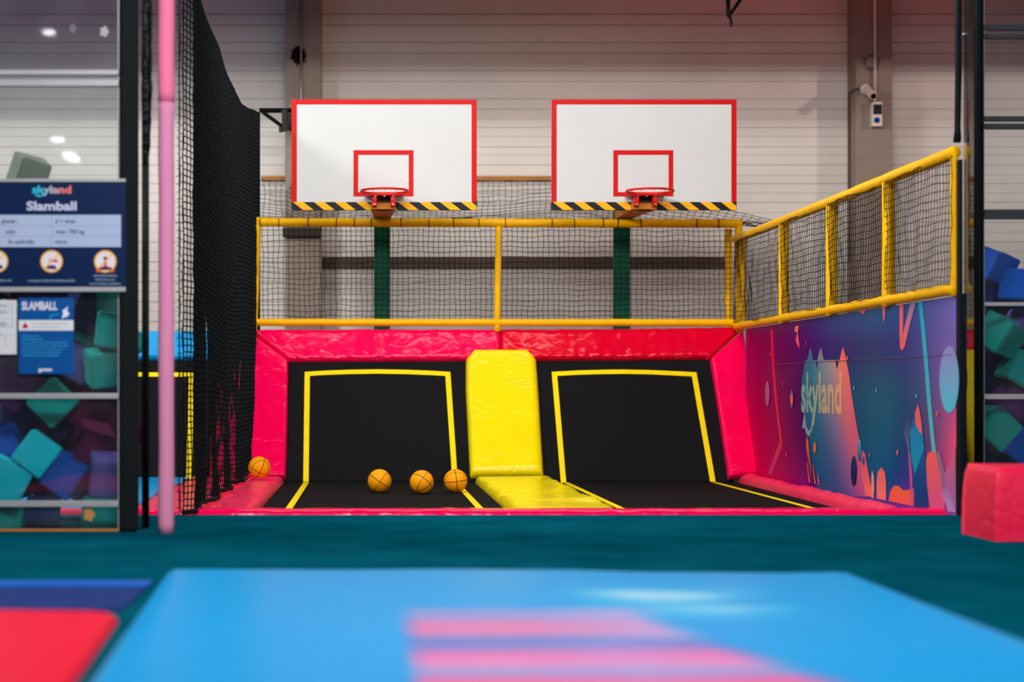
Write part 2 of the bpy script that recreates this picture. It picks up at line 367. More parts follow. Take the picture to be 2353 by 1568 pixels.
def wall_tramp(x0, x1, stripe, label):
    t = thing('leaning_trampoline', ((x0+x1)/2, 19.3, -.03), label, 'trampoline', 'leaning wall trampolines')
    up = (WB-WA).normalized(); H = (WB-WA).length
    b = WA+up*.02; e = WA+up*(H-.05)
    mb = MB(); slab(mb, [(x0+.05, b.y, b.z), (x1-.05, b.y, b.z), (x1-.05, e.y, e.z), (x0+.05, e.y, e.z)], WN, .006); mb.build('jump_mat', M_mat, t)
    mb = MB(); k = -WN*.06
    P = [Vector((x, p.y, p.z))+k for x, p in ((x0+.04, b), (x1-.04, b), (x1-.04, e), (x0+.04, e))]
    for i in range(4): mb.tube([P[i], P[(i+1) % 4]], .03, 8)
    for x in (x0+.06, x1-.06): mb.tube([Vector((x, e.y, e.z))+k, (x, e.y+.35, -.03)], .03, 8)
    mb.build('steel_frame', M_blk2, t)
    if stripe:
        mb = MB(); strip(mb, stripe, .056, WN, .004); mb.build('stripe', M_tape, t)
    return t
def bed(x0, x1, stripes, label, cloth=M_mat):
    t = thing('floor_trampoline', ((x0+x1)/2, 16, -.03), label, 'trampoline', 'floor trampolines in front of the leaning walls')
    mb = MB(); mb.box((x0, 12.6, -.008), (x1, 18.80, 0)); mb.build('jump_mat', cloth, t)
    mb = MB()
    for x in (x0+.02, x1-.02): mb.box((x-.02, 12.6, -.03), (x+.02, 18.8, -.008))
    mb.build('steel_frame', M_blk2, t)
    for s in stripes:
        mb = MB(); strip(mb, s, .056, (0, 0, 1), .004); mb.build('stripe', M_tape, t)
W_ = lambda px, py: on_wall(px, py)
SL = [W_(703, 1108), W_(706, 860), W_(745, 857.5), W_(800, 855.5), W_(868, 854.5), W_(930, 855.5), W_(985, 857.5), W_(1029, 860), W_(1046, 1112)]
SR = [W_(1295, 1112), W_(1274, 860), W_(1330, 857), W_(1385, 855.5), W_(1430, 855), W_(1490, 856), W_(1545, 858.5), W_(1595, 861), W_(1638, 1108)]
wall_tramp(-.90, 1.47, SL, 'leaning black wall trampoline with yellow outline behind the three orange balls')
wall_tramp(1.47, 3.80, SR, 'leaning black wall trampoline with yellow outline right of the yellow pad')
fy = 18.80
bed(-.88, 1.47, [[(-.636, 12.66, 0), (-.632, fy, 0)], [(.905, 12.66, 0), (.905, fy, 0)]], 'flat black trampoline bed under the three orange balls')
bed(1.47, 3.80, [[(2.045, 12.66, 0), (2.035, fy, 0)], [(3.60, 12.66, 0), (3.57, fy, 0)]], 'flat black trampoline bed right of the yellow floor pad')

def P_(name, m, rows, n, t, label, grp, cat='pad', smooth=True, **k):
    o = pad(rows, n, t, **k).build(name, m, smooth=smooth); return tag(o, label, cat, grp)
G1 = 'pink pads framing the court'
def U(px, py): return on_wall(px, py, .0)
P_('safety_pad', M_pink, [(U(575, 764), U(664, 833)), (U(860, 762), U(860, 832)), (U(1150, 762), U(1150, 830))], WN, .07, 'pink top pad above the left trampoline wall, left half', G1, nv=150, wrk=.016, wf=11, an=(1, .35, .35), seed=1)
P_('safety_pad', M_pink_shaded, [(U(1150, 762), U(1150, 830)), (U(1430, 761), U(1430, 829)), (U(1706, 758), U(1630, 827))], WN, .07, 'pink top pad above the right trampoline wall, shade put into its darker colour', G1, nv=150, wrk=.014, wf=11, an=(1, .35, .35), seed=2)
P_('safety_pad', M_pink, [(U(574, 766), U(663, 834)), (U(571, 930), U(661, 960)), (U(567, 1103), U(657, 1101))], WN, .07, 'pink upright pad on the left edge of the leaning wall', G1, nv=60, wrk=.007, wf=5, seed=3)
P_('safety_pad', M_pink, [(U(1631, 829), U(1707, 762)), (U(1652, 960), U(1738, 950)), (U(1672, 1102), U(1764, 1092))], WN, .07, 'pink upright pad on the right edge of the leaning wall', G1, nv=60, wrk=.007, wf=5, seed=4)
P_('safety_pad', M_rose, [((-1.23, 18.74, 0), (-.86, 18.74, 0)), ((-1.23, 12.72, 0), (-.86, 12.72, 0))], (0, 0, 1), .07, 'rose floor pad left of the black bed, under the lone ball', G1, nv=60, wrk=.02, wf=4, seed=5, an=(.3, 1, 1), edge=.06)
P_('safety_pad', M_rose, [((3.80, 18.72, 0), (3.99, 18.72, 0)), ((3.80, 12.72, 0), (3.99, 12.72, 0))], (0, 0, 1), .10, 'narrow rose floor pad along the foot of the printed wall', G1, nv=110, wrk=.02, wf=5, an=(.3, 1, 1), seed=6, edge=.09)
P_('safety_pad', M_pink, [((-1.9, 12.51, 0), (-1.9, 12.72, 0)), ((3.99, 12.51, 0), (3.99, 12.72, 0))], (0, 0, 1), .140, 'long low pink pad between the teal carpet and the trampoline beds', G1, nv=120, wrk=.005, wf=8, seed=7, edge=.04)
# yellow divider pads
P_('divider_pad', M_yel, [(U(1088, 809), U(1212, 809)), (U(1070, 832), U(1232, 832)), (U(1070, 900), U(1237, 900)), (U(1080, 1100), U(1249, 1098))], WN, .10, 'upright yellow pad between the two leaning black trampolines', 'yellow divider pads', nv=60, wrk=.012, wf=4, seed=8, edge=.07)
P_('divider_pad', M_yel, [((1.10, 18.70, 0), (1.88, 18.70, 0)), ((1.10, 12.72, 0), (1.88, 12.72, 0))], (0, 0, 1), .085, 'flat yellow pad lying between the two black trampoline beds', 'yellow divider pads', nv=110, wrk=.045, wf=4.4, an=(.3, 1, 1), seed=9, edge=.09)

# neighbouring court on the left
wall_tramp(-7.2, -1.62, [W_(-140, 1108), W_(-138, 862), W_(150, 860), W_(440, 862), W_(434, 1106)], 'leaning black wall trampoline of the neighbouring court behind the pink pole')
P_('safety_pad', M_blue, [(U(-560, 766), U(-560, 829)), (U(0, 766), U(0, 829)), (U(482, 766), U(482, 829))], WN, .07, 'blue top pad above the neighbouring trampoline wall', 'neighbouring court pads', nv=150, wrk=.016, wf=11, an=(1, .35, .35), seed=11)
P_('safety_pad', M_blue, [(U(484, 766), U(484, 829)), (U(566, 766), U(566, 829))], WN, .07, 'short blue top pad behind the black net', 'neighbouring court pads', nv=20, wrk=.008, wf=9, seed=12)
P_('safety_pad', M_pink, [(U(486, 831), U(568, 831)), (U(482, 1100), U(563, 1100))], WN, .07, 'pink upright pad seen through the black net', 'neighbouring court pads', nv=40, wrk=.010, wf=6, seed=13)
P_('safety_pad', M_blue, [((-7.2, 18.74, 0), (-1.82, 18.74, 0)), ((-7.2, 12.74, 0), (-1.82, 12.74, 0))], (0, 0, 1), .06, 'blue floor pad of the neighbouring court behind the pink pole', 'neighbouring court pads', nv=60, nu=30, wrk=.016, wf=3, seed=14, an=(.3, 1, 1))
P_('safety_pad', M_rose, [((-1.80, 18.74, 0), (-1.25, 18.74, 0)), ((-1.80, 12.74, 0), (-1.25, 12.74, 0))], (0, 0, 1), .07, 'rose floor pad on the far side of the black net', 'neighbouring court pads', nv=60, wrk=.012, wf=4, seed=15, an=(.3, 1, 1))
P_('safety_pad', M_rose, [((-7.2, 12.51, 0), (-7.2, 12.73, 0)), ((-1.92, 12.51, 0), (-1.92, 12.73, 0))], (0, 0, 1), .14, 'low pink pad in front of the blue floor pad', 'neighbouring court pads', nv=60, wrk=.006, wf=6, seed=16, edge=.04)

# ------------------------------------------------------------------ carpets
mb = MB(); mb.box((-8, 10.85, -.03), (9, 12.50, .105)); tag(mb.build('carpet', M_carpet, bevel=.01), 'teal carpet strip right in front of the pink edge pad', 'carpet')
mb = MB(); mb.box((-8, 2.0, -.03), (9, 10.843, .105)); tag(mb.build('carpet', M_carpet, bevel=.01), 'teal carpet between the blurred foreground pads and the posts', 'carpet')
# foreground
def fore_streaks(v):  # blue base colour with pink, lilac and pale streaks
    x, y = v.x, v.y; py = CY+(CZ-.14)*F/max(y, .1); base = (0, 150, 216)
    def mixc(a, b, k): k = max(0, min(1, k)); return [a[i]*(1-k)+b[i]*k for i in range(3)]
    c = base
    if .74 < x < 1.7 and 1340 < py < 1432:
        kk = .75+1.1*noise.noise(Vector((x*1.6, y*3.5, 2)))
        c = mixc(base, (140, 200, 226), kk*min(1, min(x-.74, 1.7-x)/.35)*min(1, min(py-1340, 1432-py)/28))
    xr = 1.10+max(0, (py-1425))/135*.26
    if .11 < x < xr and py > 1402:
        bars = [(1402, (120, 140, 200)), (1422, (150, 140, 198)), (1440, (232, 110, 158)), (1458, (214, 120, 170)), (1474, (96, 118, 190)), (1492, (140, 118, 186)), (1508, (236, 104, 164)), (1530, (232, 130, 180)), (1548, (140, 146, 204)), (1566, (240, 96, 150)), (1640, (240, 96, 150))]
        for i in range(len(bars)-1):
            if bars[i][0] <= py < bars[i+1][0]:
                c2 = mixc(bars[i][1], bars[i+1][1], (py-bars[i][0])/(bars[i+1][0]-bars[i][0])); break
        else: c2 = bars[-1][1]
        k = max(0, min(1, (x-.55)/.5)) if py < 1475 else .35*max(0, 1-abs(x-.8)/.3)
        c2 = mixc(c2, (186, 166, 212), k*.7)
        c = mixc(c, c2, .9*min(1, (xr-x)/.16, (x-.11)/.05))
    return lin(c)
mb = pad([((-.93, 8.45, .105), (-.78, 4.6, .105)), ((.5, 8.4, .105), (.5, 4.6, .105)), ((2.2, 8.25, .105), (2.2, 4.6, .105))], (0, 0, 1), .04, nu=130, nv=70, edge=.10, wrk=.010, wf=2.2, seed=21)
mb.c = [fore_streaks(v) for v in mb.v]
M_fore = vcol_mat('streaked_blue_vinyl', .35)
tag(mb.build('foreground_pad', M_fore, smooth=True), 'large blurred blue vinyl pad with pink and lilac streaks filling the foreground', 'pad', 'foreground pads')
mb = pad([((-2.9, 7.05, .105), (-2.9, 4.6, .105)), ((-.92, 6.75, .105), (-.82, 4.6, .105))], (0, 0, 1), .05, nu=40, nv=40, edge=.09, wrk=.008, wf=2.5, seed=22)
tag(mb.build('foreground_pad', mat('red_satin_vinyl', (224, 0, 48), rough=.5, spec=.12), smooth=True), 'blurred red pad in the bottom left corner', 'pad', 'foreground pads')
t = thing('sunken_trampoline', (-2.2, 7.5, .105), 'blurred navy trampoline strip behind the red foreground pad', 'trampoline')
mb = MB(); mb.box((-4.2, 7.07, .1055), (-.95, 7.88, .115)); mb.build('jump_mat', mat('navy_mat', (3, 42, 110), rough=.7), t)
mb = MB(); mb.rbox((-4.2, 7.88, .1055), (-.95, 8.06, .125), .006); mb.build('edge_band', mat('blue_band', (0, 92, 190), rough=.5), t)
# pink block at right
t = pad([((3.54, 10.32, .105), (4.6, 10.32, .105)), ((3.54, 10.9, .105), (4.6, 10.9, .105))], (0, 0, 1), .42, edge=.03, wrk=.006, wf=4, seed=23, nu=24, nv=16, power=.35)
o = t.build('foam_block', vinyl('coral_vinyl', (255, 30, 78), rough=.4), smooth=True); tag(o, 'coral pink soft block standing on the carpet at the right edge', 'block')

# ------------------------------------------------------------------ yellow railings
def sleeve(mb, pts, r, n=14, seed=0):
    P = []; R = []
    for i in range(len(pts)-1):
        a = Vector(pts[i]); b = Vector(pts[i+1]); k = max(2, int((b-a).length/.06))
        for j in range(k+(1 if i == len(pts)-2 else 0)):
            q = a.lerp(b, j/k); P.append(q+Vector((noise.noise(q*3+Vector((seed, 0, 0))), 0, noise.noise(q*3)))*.004); R.append(r*(1+.05*noise.noise(q*4)))
    mb.tube(P, R, n)
RY = F/212.0
rail = thing('safety_railing', (1.4, RY, 1.6), 'yellow foam-covered railing with black net behind the backboards', 'railing')
def X(px): return (px-CX)/212.0
def Zr(py): return CZ+(CY-py)/212.0
for (a, b) in (((588, 511), (1704, 514)), ((584, 741), (1692, 742))):
    mb = MB(); sleeve(mb, [(X(a[0]), RY, Zr(a[1])), (X(b[0]), RY, Zr(b[1]))], .047 if a[1] < 600 else .040, seed=a[1]); ro_ = mb.build('top_rail' if a[1] < 600 else 'bottom_rail', M_foam, rail, smooth=True)
    if a[1] < 600: trail = ro_
for (x0, x1, y0, y1, r) in ((592, 583, 500, 762, .042), (1145, 1143, 520, 762, .036), (1697, 1700, 505, 762, .042)):
    mb = MB(); sleeve(mb, [(X(x1), RY+.0, Zr(y1)), (X(x0), RY, Zr(y0))], r, seed=x0); mb.build('post', M_foam, rail, smooth=True)
mb = MB(); sleeve(mb, [(X(1676)*1.01, RY+.25, Zr(762)), (X(1676)*1.01, RY+.25, Zr(522))], .040); mb.build('post', M_foam, rail, smooth=True)
x0, x1, z0, z1 = X(592), X(1690), Zr(738), Zr(518)
mb = net_mb(lambda u, v: Vector((x0+(x1-x0)*u, RY+.02+.01*math.sin(u*30), z0+(z1-z0)*v+.012*noise.noise(Vector((u*14, v*3, 0))))), 92, 18, r=.0036, wob=.014, seed=1)
mb.build('net', M_cord, rail)
tie = None
for px in (598, 641, 708, 773, 814, 853, 921, 985, 1042, 1100, 1161, 1268, 1319, 1385, 1419, 1472, 1600, 1650):
    mb = MB(); x = X(px); zc = Zr(511+3*(px-588)/1116)
    pts = [(x, RY+math.cos(2*PI*k/16)*.0495, zc+math.sin(2*PI*k/16)*.0495) for k in range(17)]
    if tie is None:
        mb.tube(pts, .005, 6, False); tie = mb.build('cable_tie', M_cord, trail); tx = x
    else:
        o = tie.copy(); COL.objects.link(o); o.parent = trail; o.location = (x-tx, 0, zc-Zr(511+3*10/1116))
# side railing along the printed wall
srl = thing('safety_railing', (4.0, 16, 1.6), 'yellow foam-covered railing with net on top of the printed wall at the right', 'railing')
y0s, y1s = RY-.02, 12.42
mb = MB(); sleeve(mb, [(3.99, y0s, 2.585), (3.99, y1s, 2.575)], .045, seed=5); mb.build('top_rail', M_foam, srl, smooth=True)
mb = MB(); sleeve(mb, [(3.99, y0s, 1.645), (3.99, y1s, 1.648)], .042, seed=6); mb.build('bottom_rail', M_foam, srl, smooth=True)
for px in (1708, 1801, 1911, 2042):
    yy = F*4.0/(px-CX)
    mb = MB(); sleeve(mb, [(4.0, yy, 1.60), (4.0, yy, 2.58)], .050 if px > 1720 else .03, seed=px); mb.build('post', M_foam, srl, smooth=True)
mb = MB(); sleeve(mb, [(3.99, y1s+.02, 1.60), (3.99, y1s+.02, 2.60)], .026); mb.build('post', M_foam, srl, smooth=True)
mb = net_mb(lambda u, v: Vector((3.955+.012*math.sin(u*25+v*2), y0s+(y1s-y0s)*u, 1.68+.87*v+.02*noise.noise(Vector((u*9, 0, v*2))))), 130, 16, r=.0032, wob=.012, seed=2)
mb.build('net', M_cord, srl)
# canopy net from the back rail to the batten
zw = CZ+(CY-416)/SW
def canopy(u, v):
    px = 594+(1700-594)*u; a = Vector((X(px), RY+.03, Zr(505)))
    zt = zw; 
    if u > .62: zt = zw-(zw-2.78)*((u-.62)/.38)**1.5*.98
    yb = WY-.05 if u < .62 else WY-.05-(WY-RY-.2)*((u-.62)/.38)**2
    xw = (px-CX)/SW*1.0
    if u > .1: pass
    b = Vector((xw, yb, zt))
    if 660 < px < 760: b.y = min(b.y, 21.62); b.z -= .22*math.sin((px-660)/100*PI)
    p = a.lerp(b, v); p.z -= .10*math.sin(PI*v)*(1+.4*math.sin(u*17)); return p
mb = net_mb(canopy, 84, 13, r=.0038, wob=.02, seed=3)
tag(mb.build('canopy_net', M_cord), 'black net sloping from the yellow rail up to the timber batten behind the boards', 'net')
# tall curtain net at left
def curtain(u, v):
    Y = 12.36+(19.95-12.36)*u
    # top edge: sags between its ties
    k = [(12.1, 3.90), (12.6, 3.81), (13.1, 3.755), (13.8, 3.715), (14.6, 3.69), (15.5, 3.66), (16.5, 3.63), (17.4, 3.68), (18.3, 3.77), (19.4, 3.92), (20.6, 4.06)]
    zt = k[-1][1]
    for i in range(len(k)-1):
        if k[i][0] <= Y <= k[i+1][0]: zt = k[i][1]+(k[i+1][1]-k[i][1])*(Y-k[i][0])/(k[i+1][0]-k[i][0])
    low = max(0, 1-v/.42)
    x = -1.20+.008*math.sin(Y*3.1+.6)+low*.055*math.sin(Y*4.6+v*4)*(1 if 13.6 < Y < 17.3 else .2)
    x += .012*(1-v)*noise.noise(Vector((Y*2, v*6, 4)))
    zb = .13
    z = zb+(zt-zb)*v-.10*math.sin(Y*1.7)*v*(1-v)
    if u < .018: x -= .055*(1-u/.018)
    return Vector((x, Y, z))
cn = thing('curtain_net', (-1.2, 16, .07), 'tall black net curtain left of the court, bunched where it meets the pads', 'net')
net_mb(curtain, 160, 84, r=.0058, wob=.008, seed=4).build('mesh', M_cord, cn)
mb = MB(); mb.tube([curtain(k/60, 1) for k in range(61)], .009, 6); mb.build('top_rope', M_cord, cn)
mb = MB(); mb.tube([curtain(k/80, 0)+Vector((.008*math.sin(k), 0, .005*math.sin(k*2.3))) for k in range(81)], .017, 8); mb.build('hem_rope', M_cord, cn)
mb = MB(); mb.tube([curtain(1, k/30)+Vector((-.01, .02, 0)) for k in range(31)], .038, 8); mb.build('edge_bundle', M_cord, cn)
mb = MB(); mb.tube([(-1.272, 12.34, .15+4.2*k/40) for k in range(41)], .005, 6)
for k in range(80): z = .12+k*.052; mb.tube([(-1.272, 12.34, z), (-1.284-.012*random.random(), 12.34, z-.01)], .003, 3)
mb.build('frayed_edge', M_cord, cn)
net_mb(lambda u, v: Vector((-1.270+.02*u+.004*math.sin(v*60), 12.34+.03*u, .1+4.2*v)), 1, 76, r=.0035, wob=.004, seed=9).build('loose_mesh', M_cord, cn)

# ------------------------------------------------------------------ hoops
def hoop(x0, label):
    """x0 = left edge of the board"""
    BY = 18.75; w = 1.90; z0, z1 = 2.805, 3.935; cx = x0+w/2
    t = thing('basketball_hoop', (cx, 20.2, -.03), label, 'hoop', 'basketball hoops over the trampolines')
    mb = MB(); mb.rbox((x0, BY, z0), (x0+w, BY+.035, z1), .012); bb = mb.build('backboard', M_white, t)
    zs_ = z0+.078; b = .054; fr = BY-.003
    def fbox(mb, a, c, d, e): mb.box((a, fr, c), (d, BY+.002, e))
    mb = MB(); fbox(mb, x0, zs_, x0+b, z1-.0); fbox(mb, x0+w-b, zs_, x0+w, z1); fbox(mb, x0+b, z1-b*.95, x0+w-b, z1)
    mb.build('red_border', M_red, bb, bevel=.003)
    # target rectangle
    a0 = cx-.315; a1 = cx+.300; q0 = z0+.135; q1 = q0+.475
    mb = MB(); fbox(mb, a0, q0, a0+.048, q1); fbox(mb, a1-.048, q0, a1, q1); fbox(mb, a0+.048, q0, a1-.048, q0+.045); fbox(mb, a0+.048, q1-.048, a1-.048, q1)
    mb.build('target_square', M_red, bb)
    # hazard strip
    mb = MB(); mb.rbox((x0, BY-.006, z0-.006), (x0+w, BY+.04, zs_), .005); 
    mb.mi = 1; per = .2155; sl = .107
    n = int(w/per)+2
    for k in range(-1, n):
        a = x0+.012+k*per; pts = [(a, zs_), (a+per/2, zs_), (a+per/2+sl, z0-.004), (a+sl, z0-.004)]
        def cl(p, q, X_):     # point of edge pq at x = X_
            s = (X_-p[0])/(q[0]-p[0]); return (X_, p[1]+(q[1]-p[1])*s)
        # clip to board width
        for side, X_ in ((1, x0+.004), (-1, x0+w-.004)):
            out = []
            for i in range(len(pts)):
                p, q = pts[i], pts[(i+1) % len(pts)]; ip = side*(p[0]-X_) >= 0; iq = side*(q[0]-X_) >= 0
                if ip: out.append(p)
                if ip != iq: out.append(cl(p, q, X_))
            pts = out
            if len(pts) < 3: break
        if len(pts) >= 3: mb.poly([(p[0], BY-.0075, p[1]) for p in pts][::-1])
    mb.build('hazard_strip', [M_hb, M_hy], bb)
    # rim
    rc = Vector((cx+.0, BY-.40, 2.955)); R = .235
    rim = MB(); rim.tube([rc+Vector((math.cos(2*PI*k/48)*R, math.sin(2*PI*k/48)*R, 0)) for k in range(49)], .011, 10, False)
    for k in range(12):
        a = 2*PI*k/12; c = rc+Vector((math.cos(a)*R, math.sin(a)*R, -.014)); rim.tube([c+Vector((-.01, 0, .004)), c+Vector((0, 0, -.008)), c+Vector((.01, 0, .004))], .003, 5)
    ro = rim.build('rim', M_rim, t, smooth=True)
    mb = MB(); mb.rbox((cx-.20, BY-.22, 2.93), (cx+.20, BY-.02, 2.945), .004); mb.rbox((cx-.125, BY-.18, 2.825), (cx-.075, BY-.01, 2.935), .006); mb.rbox((cx+.062, BY-.18, 2.825), (cx+.112, BY-.01, 2.935), .006)
    rb = mb.build('rim_bracket', M_rim, t)
    mb = MB(); mb.rbox((cx-.075, BY-.05, 2.79), (cx+.062, BY-.008, 2.93), .003); mb.build('bracket_plate', mat('dark_red_plate', (52, 8, 10), rough=.5), t)
    for (dx, dz) in ((-.1, 2.84), (.09, 2.84), (-.09, 2.925), (.0, 2.925), (.09, 2.925)):
        mb = MB(); c = Vector((cx+dx, BY-.185, dz)); mb.tube([c, c+Vector((0, -.012, 0))], .008, 6); mb.build('bolt', M_steel, rb)
    # arm and post
    sp = 208.0/224.0; px_ = cx*(224.0/208.0)*(1.0); PY = F/208.0
    pxw = {0: (878-CX)/208.0, 1: (1430-CX)/208.0}[0 if cx < 1 else 1]
    A = Vector((cx-.01, BY-.10, 2.80)); Bq = Vector((pxw, PY, 2.835)); hw0, hw1 = .125, .085
    mb = MB(); vs = []
    for p, hw, hh in ((A, hw0, .07), (Vector((cx-.01, BY+.04, 2.80)), hw0, .07), (A.lerp(Bq, .45), .11, .12), (Bq, hw1, .12)):
        vs += [p+Vector((-hw, 0, 0)), p+Vector((hw, 0, 0)), p+Vector((hw, 0, hh)), p+Vector((-hw, 0, hh))]
    fs = [(0, 3, 2, 1), (12, 13, 14, 15)]
    for i in range(3):
        for k in range(4): fs.append((4*i+k, 4*i+(k+1) % 4, 4*i+4+(k+1) % 4, 4*i+4+k))
    mb.add(vs, fs); mb.build('arm', mat('ochre_paint', (196, 120, 30), rough=.5, var=.2), t)
    mb = MB(); mb.rbox((pxw-.09, PY, -.03), (pxw+.09, PY+.12, 3.02), .008); mb.build('post', M_green, t)
    mb = MB(); mb.box((pxw-.16, PY-.02, -.03), (pxw+.16, PY+.16, -.01)); mb.build('base_plate', M_green, t)
    mb = MB()
    for s in (-1, 1): mb.tube([(cx+s*.5, BY+.04, 3.5), (pxw+s*.08, PY+.02, 2.95)], .018, 8)
    mb.build('brace', M_green, t)
    return t
hoop((670-CX)/224.0, 'white basketball backboard with red border and rim, in front of the left column')
hoop((1267-CX)/224.0, 'white basketball backboard with red border and rim, nearer the printed wall')

# black bracket
t = thing('net_bracket', at(655, 255, 20.6), 'black triangular steel bracket between the net curtain and the left backboard', 'bracket')
mb = MB(); k = 20.9
mb.tube([at(596, 254, k), at(712, 254, k)], .028, 4); mb.tube([at(604, 258, k), at(652, 293, k)], .022, 4); mb.rbox((at(648, 0, k).x, k-.04, at(0, 302, k).z), (at(656, 0, k).x+.02, k+.04, at(0, 252, k).z), .004)
mb.box((at(651, 0, k).x, k, at(0, 275, k).z), (at(690, 0, k).x, 21.72, at(0, 260, k).z)); mb.build('frame', M_blk2, t)
mb = MB(); mb.rbox((at(641, 0, k).x, k-.06, at(0, 304, k).z), (at(650, 0, k).x, k+.02, at(0, 293, k).z), .005); mb.build('clamp', M_blk2, t)

# ------------------------------------------------------------------ basketballs
def ball_mat():
    m, nt, b = nodes_mat('basketball_rubber'); N = nt.nodes; Lk = nt.links
    tc = N.new('ShaderNodeTexCoord'); sp = N.new('ShaderNodeSeparateXYZ'); nm = N.new('ShaderNodeVectorMath'); nm.operation = 'NORMALIZE'
    Lk.new(tc.outputs['Object'], nm.inputs[0]); Lk.new(nm.outputs[0], sp.inputs[0])
    def mth(op, a, b_=None):
        n = N.new('ShaderNodeMath'); n.operation = op
        for i, q in enumerate((a, b_)):
            if q is None: continue
            if isinstance(q, (int, float)): n.inputs[i].default_value = q
            else: Lk.new(q, n.inputs[i])
        return n.outputs[0]
    ax = mth('ABSOLUTE', sp.outputs[0]); ay = mth('ABSOLUTE', sp.outputs[1]); az = mth('ABSOLUTE', sp.outputs[2])
    # curved seams: |y| = .35 + .35 x^2
    cur = mth('ABSOLUTE', mth('SUBTRACT', ay, mth('ADD', .30, mth('MULTIPLY', mth('MULTIPLY', ax, ax), .62))))
    d = mth('MINIMUM', mth('MINIMUM', ax, az), cur)
    f = mth('LESS_THAN', d, .036)
    mx = N.new('ShaderNodeMix'); mx.data_type = 'RGBA'; Lk.new(f, mx.inputs[0]); mx.inputs[6].default_value = (*lin((255, 166, 2)), 1); mx.inputs[7].default_value = (*lin((120, 62, 8)), 1)
    Lk.new(mx.outputs[2], b.inputs['Base Color']); b.inputs['Roughness'].default_value = .5; b.inputs['Specular IOR Level'].default_value = .15
    no = N.new('ShaderNodeTexVoronoi'); no.inputs['Scale'].default_value = 160; Lk.new(tc.outputs['Object'], no.inputs['Vector'])
    bp = N.new('ShaderNodeBump'); bp.inputs['Strength'].default_value = .25; bp.inputs['Distance'].default_value = .002; Lk.new(no.outputs[0], bp.inputs['Height']); Lk.new(bp.outputs[0], b.inputs['Normal'])
    return m
MB_ball = ball_mat()
bmx = bmesh.new(); bmesh.ops.create_uvsphere(bmx, u_segments=48, v_segments=24, radius=.11); bm_me = bpy.data.meshes.new('basketball'); bmx.to_mesh(bm_me); bmx.free()
for p in bm_me.polygons: p.use_smooth = True
bm_me.materials.append(MB_ball)
mk = []
for px, bot, dia, z, rot, lab in ((596, 1103, 53, .075, (.5, .4, .3), 'orange basketball alone on the rose floor pad by the net'),
                            (872, 1139, 57, .0, (.5, .35, 1.0), 'orange basketball, leftmost of the three on the black bed'),
                            (969, 1142, 58, .0, (.2, .75, .9), 'orange basketball in the middle of the three on the black bed'),
                            (1047, 1139, 57, .0, (0.1, 1.45, .15), 'orange basketball touching the yellow stripe beside the yellow pad')):
    Y = F*(CZ-z)/(bot-6-CY) if z == 0 else 18.1
    o = bpy.data.objects.new('basketball', bm_me); COL.objects.link(o)
    o.location = ((px-CX)/F*Y, Y, z+.1105); o.rotation_euler = rot; tag(o, lab, 'basketball', 'orange basketballs')

# ------------------------------------------------------------------ printed side wall
t = thing('printed_panel', (4.03, 15.9, -.03), 'long panel printed with neon space shapes and skyland lettering under the side railing', 'wall panel')
mb = MB(); mb.box((BX+.002, 12.44, -.02), (BX+.06, 19.35, 1.60)); mb.build('backing', mat('blue_backing', (10, 60, 120), rough=.5), t)
gx = [1700, 1760, 1800, 1850, 1900, 1960, 2040, 2100, 2150, 2200]
gy = [690, 800, 900, 1000, 1080, 1180]
tab = [[(60, 0, 60), (52, 4, 62), (60, 8, 66), (40, 24, 84), (16, 48, 96), (0, 54, 98), (4, 62, 106), (40, 74, 116), (80, 84, 130), (104, 100, 150)],
       [(120, 0, 70), (96, 0, 68), (66, 4, 66), (48, 14, 74), (40, 20, 84), (26, 26, 80), (22, 36, 84), (52, 60, 106), (84, 80, 126), (110, 96, 146)],
       [(140, 0, 70), (120, 0, 72), (90, 0, 70), (50, 8, 72), (12, 40, 84), (4, 44, 84), (2, 58, 92), (44, 66, 98), (90, 78, 120), (150, 90, 135)],
       [(150, 0, 70), (140, 0, 72), (110, 0, 70), (60, 8, 74), (10, 52, 92), (0, 46, 88), (4, 62, 98), (50, 62, 92), (100, 72, 108), (190, 90, 118)],
       [(170, 0, 74), (150, 0, 76), (120, 0, 74), (90, 8, 86), (40, 36, 110), (6, 48, 100), (8, 60, 104), (60, 56, 110), (110, 66, 112), (200, 90, 120)],
       [(200, 4, 90), (180, 4, 90), (150, 4, 96), (120, 18, 120), (130, 40, 140), (140, 54, 150), (130, 60, 150), (120, 60, 150), (150, 80, 160), (150, 100, 180)]]
def bgcol(px, py):
    def loc(a, v):
        v = max(a[0], min(a[-1]-1e-6, v))
        for i in range(len(a)-1):
            if v < a[i+1]: return i, (v-a[i])/(a[i+1]-a[i])
        return len(a)-2, 1
    i, s = loc(gx, px); j, r = loc(gy, py); c = []
    for k in range(3):
        c.append((tab[j][i][k]*(1-s)+tab[j][i+1][k]*s)*(1-r)+(tab[j+1][i][k]*(1-s)+tab[j+1][i+1][k]*s)*r)
    kk = max(0, min(1, (px-1850)/60, (2080-px)/60)); c = [c[0]-22*kk, c[1]+14*kk, c[2]]; m_ = sum(c)/3; c = [min(255, max(0, (q+(q-m_)*.45)*1.18)) for q in c]
    return lin(c)
def pxof(v):      # where on the print sheet (u) a world point falls
    return CX+F*BX/v.y, CY-F*(v.z-CZ)/v.y
mb = MB(); NU, NV = 110, 40; vs = []; cs = []
for i in range(NU+1):
    px = 1715+(2198-1715)*i/NU; Y = F*BX/(px-CX)
    for j in range(NV+1):
        z = -.0+1.60*j/NV; vs.append((BX, Y, z)); cs.append(bgcol(*pxof(Vector((BX, Y, z)))))
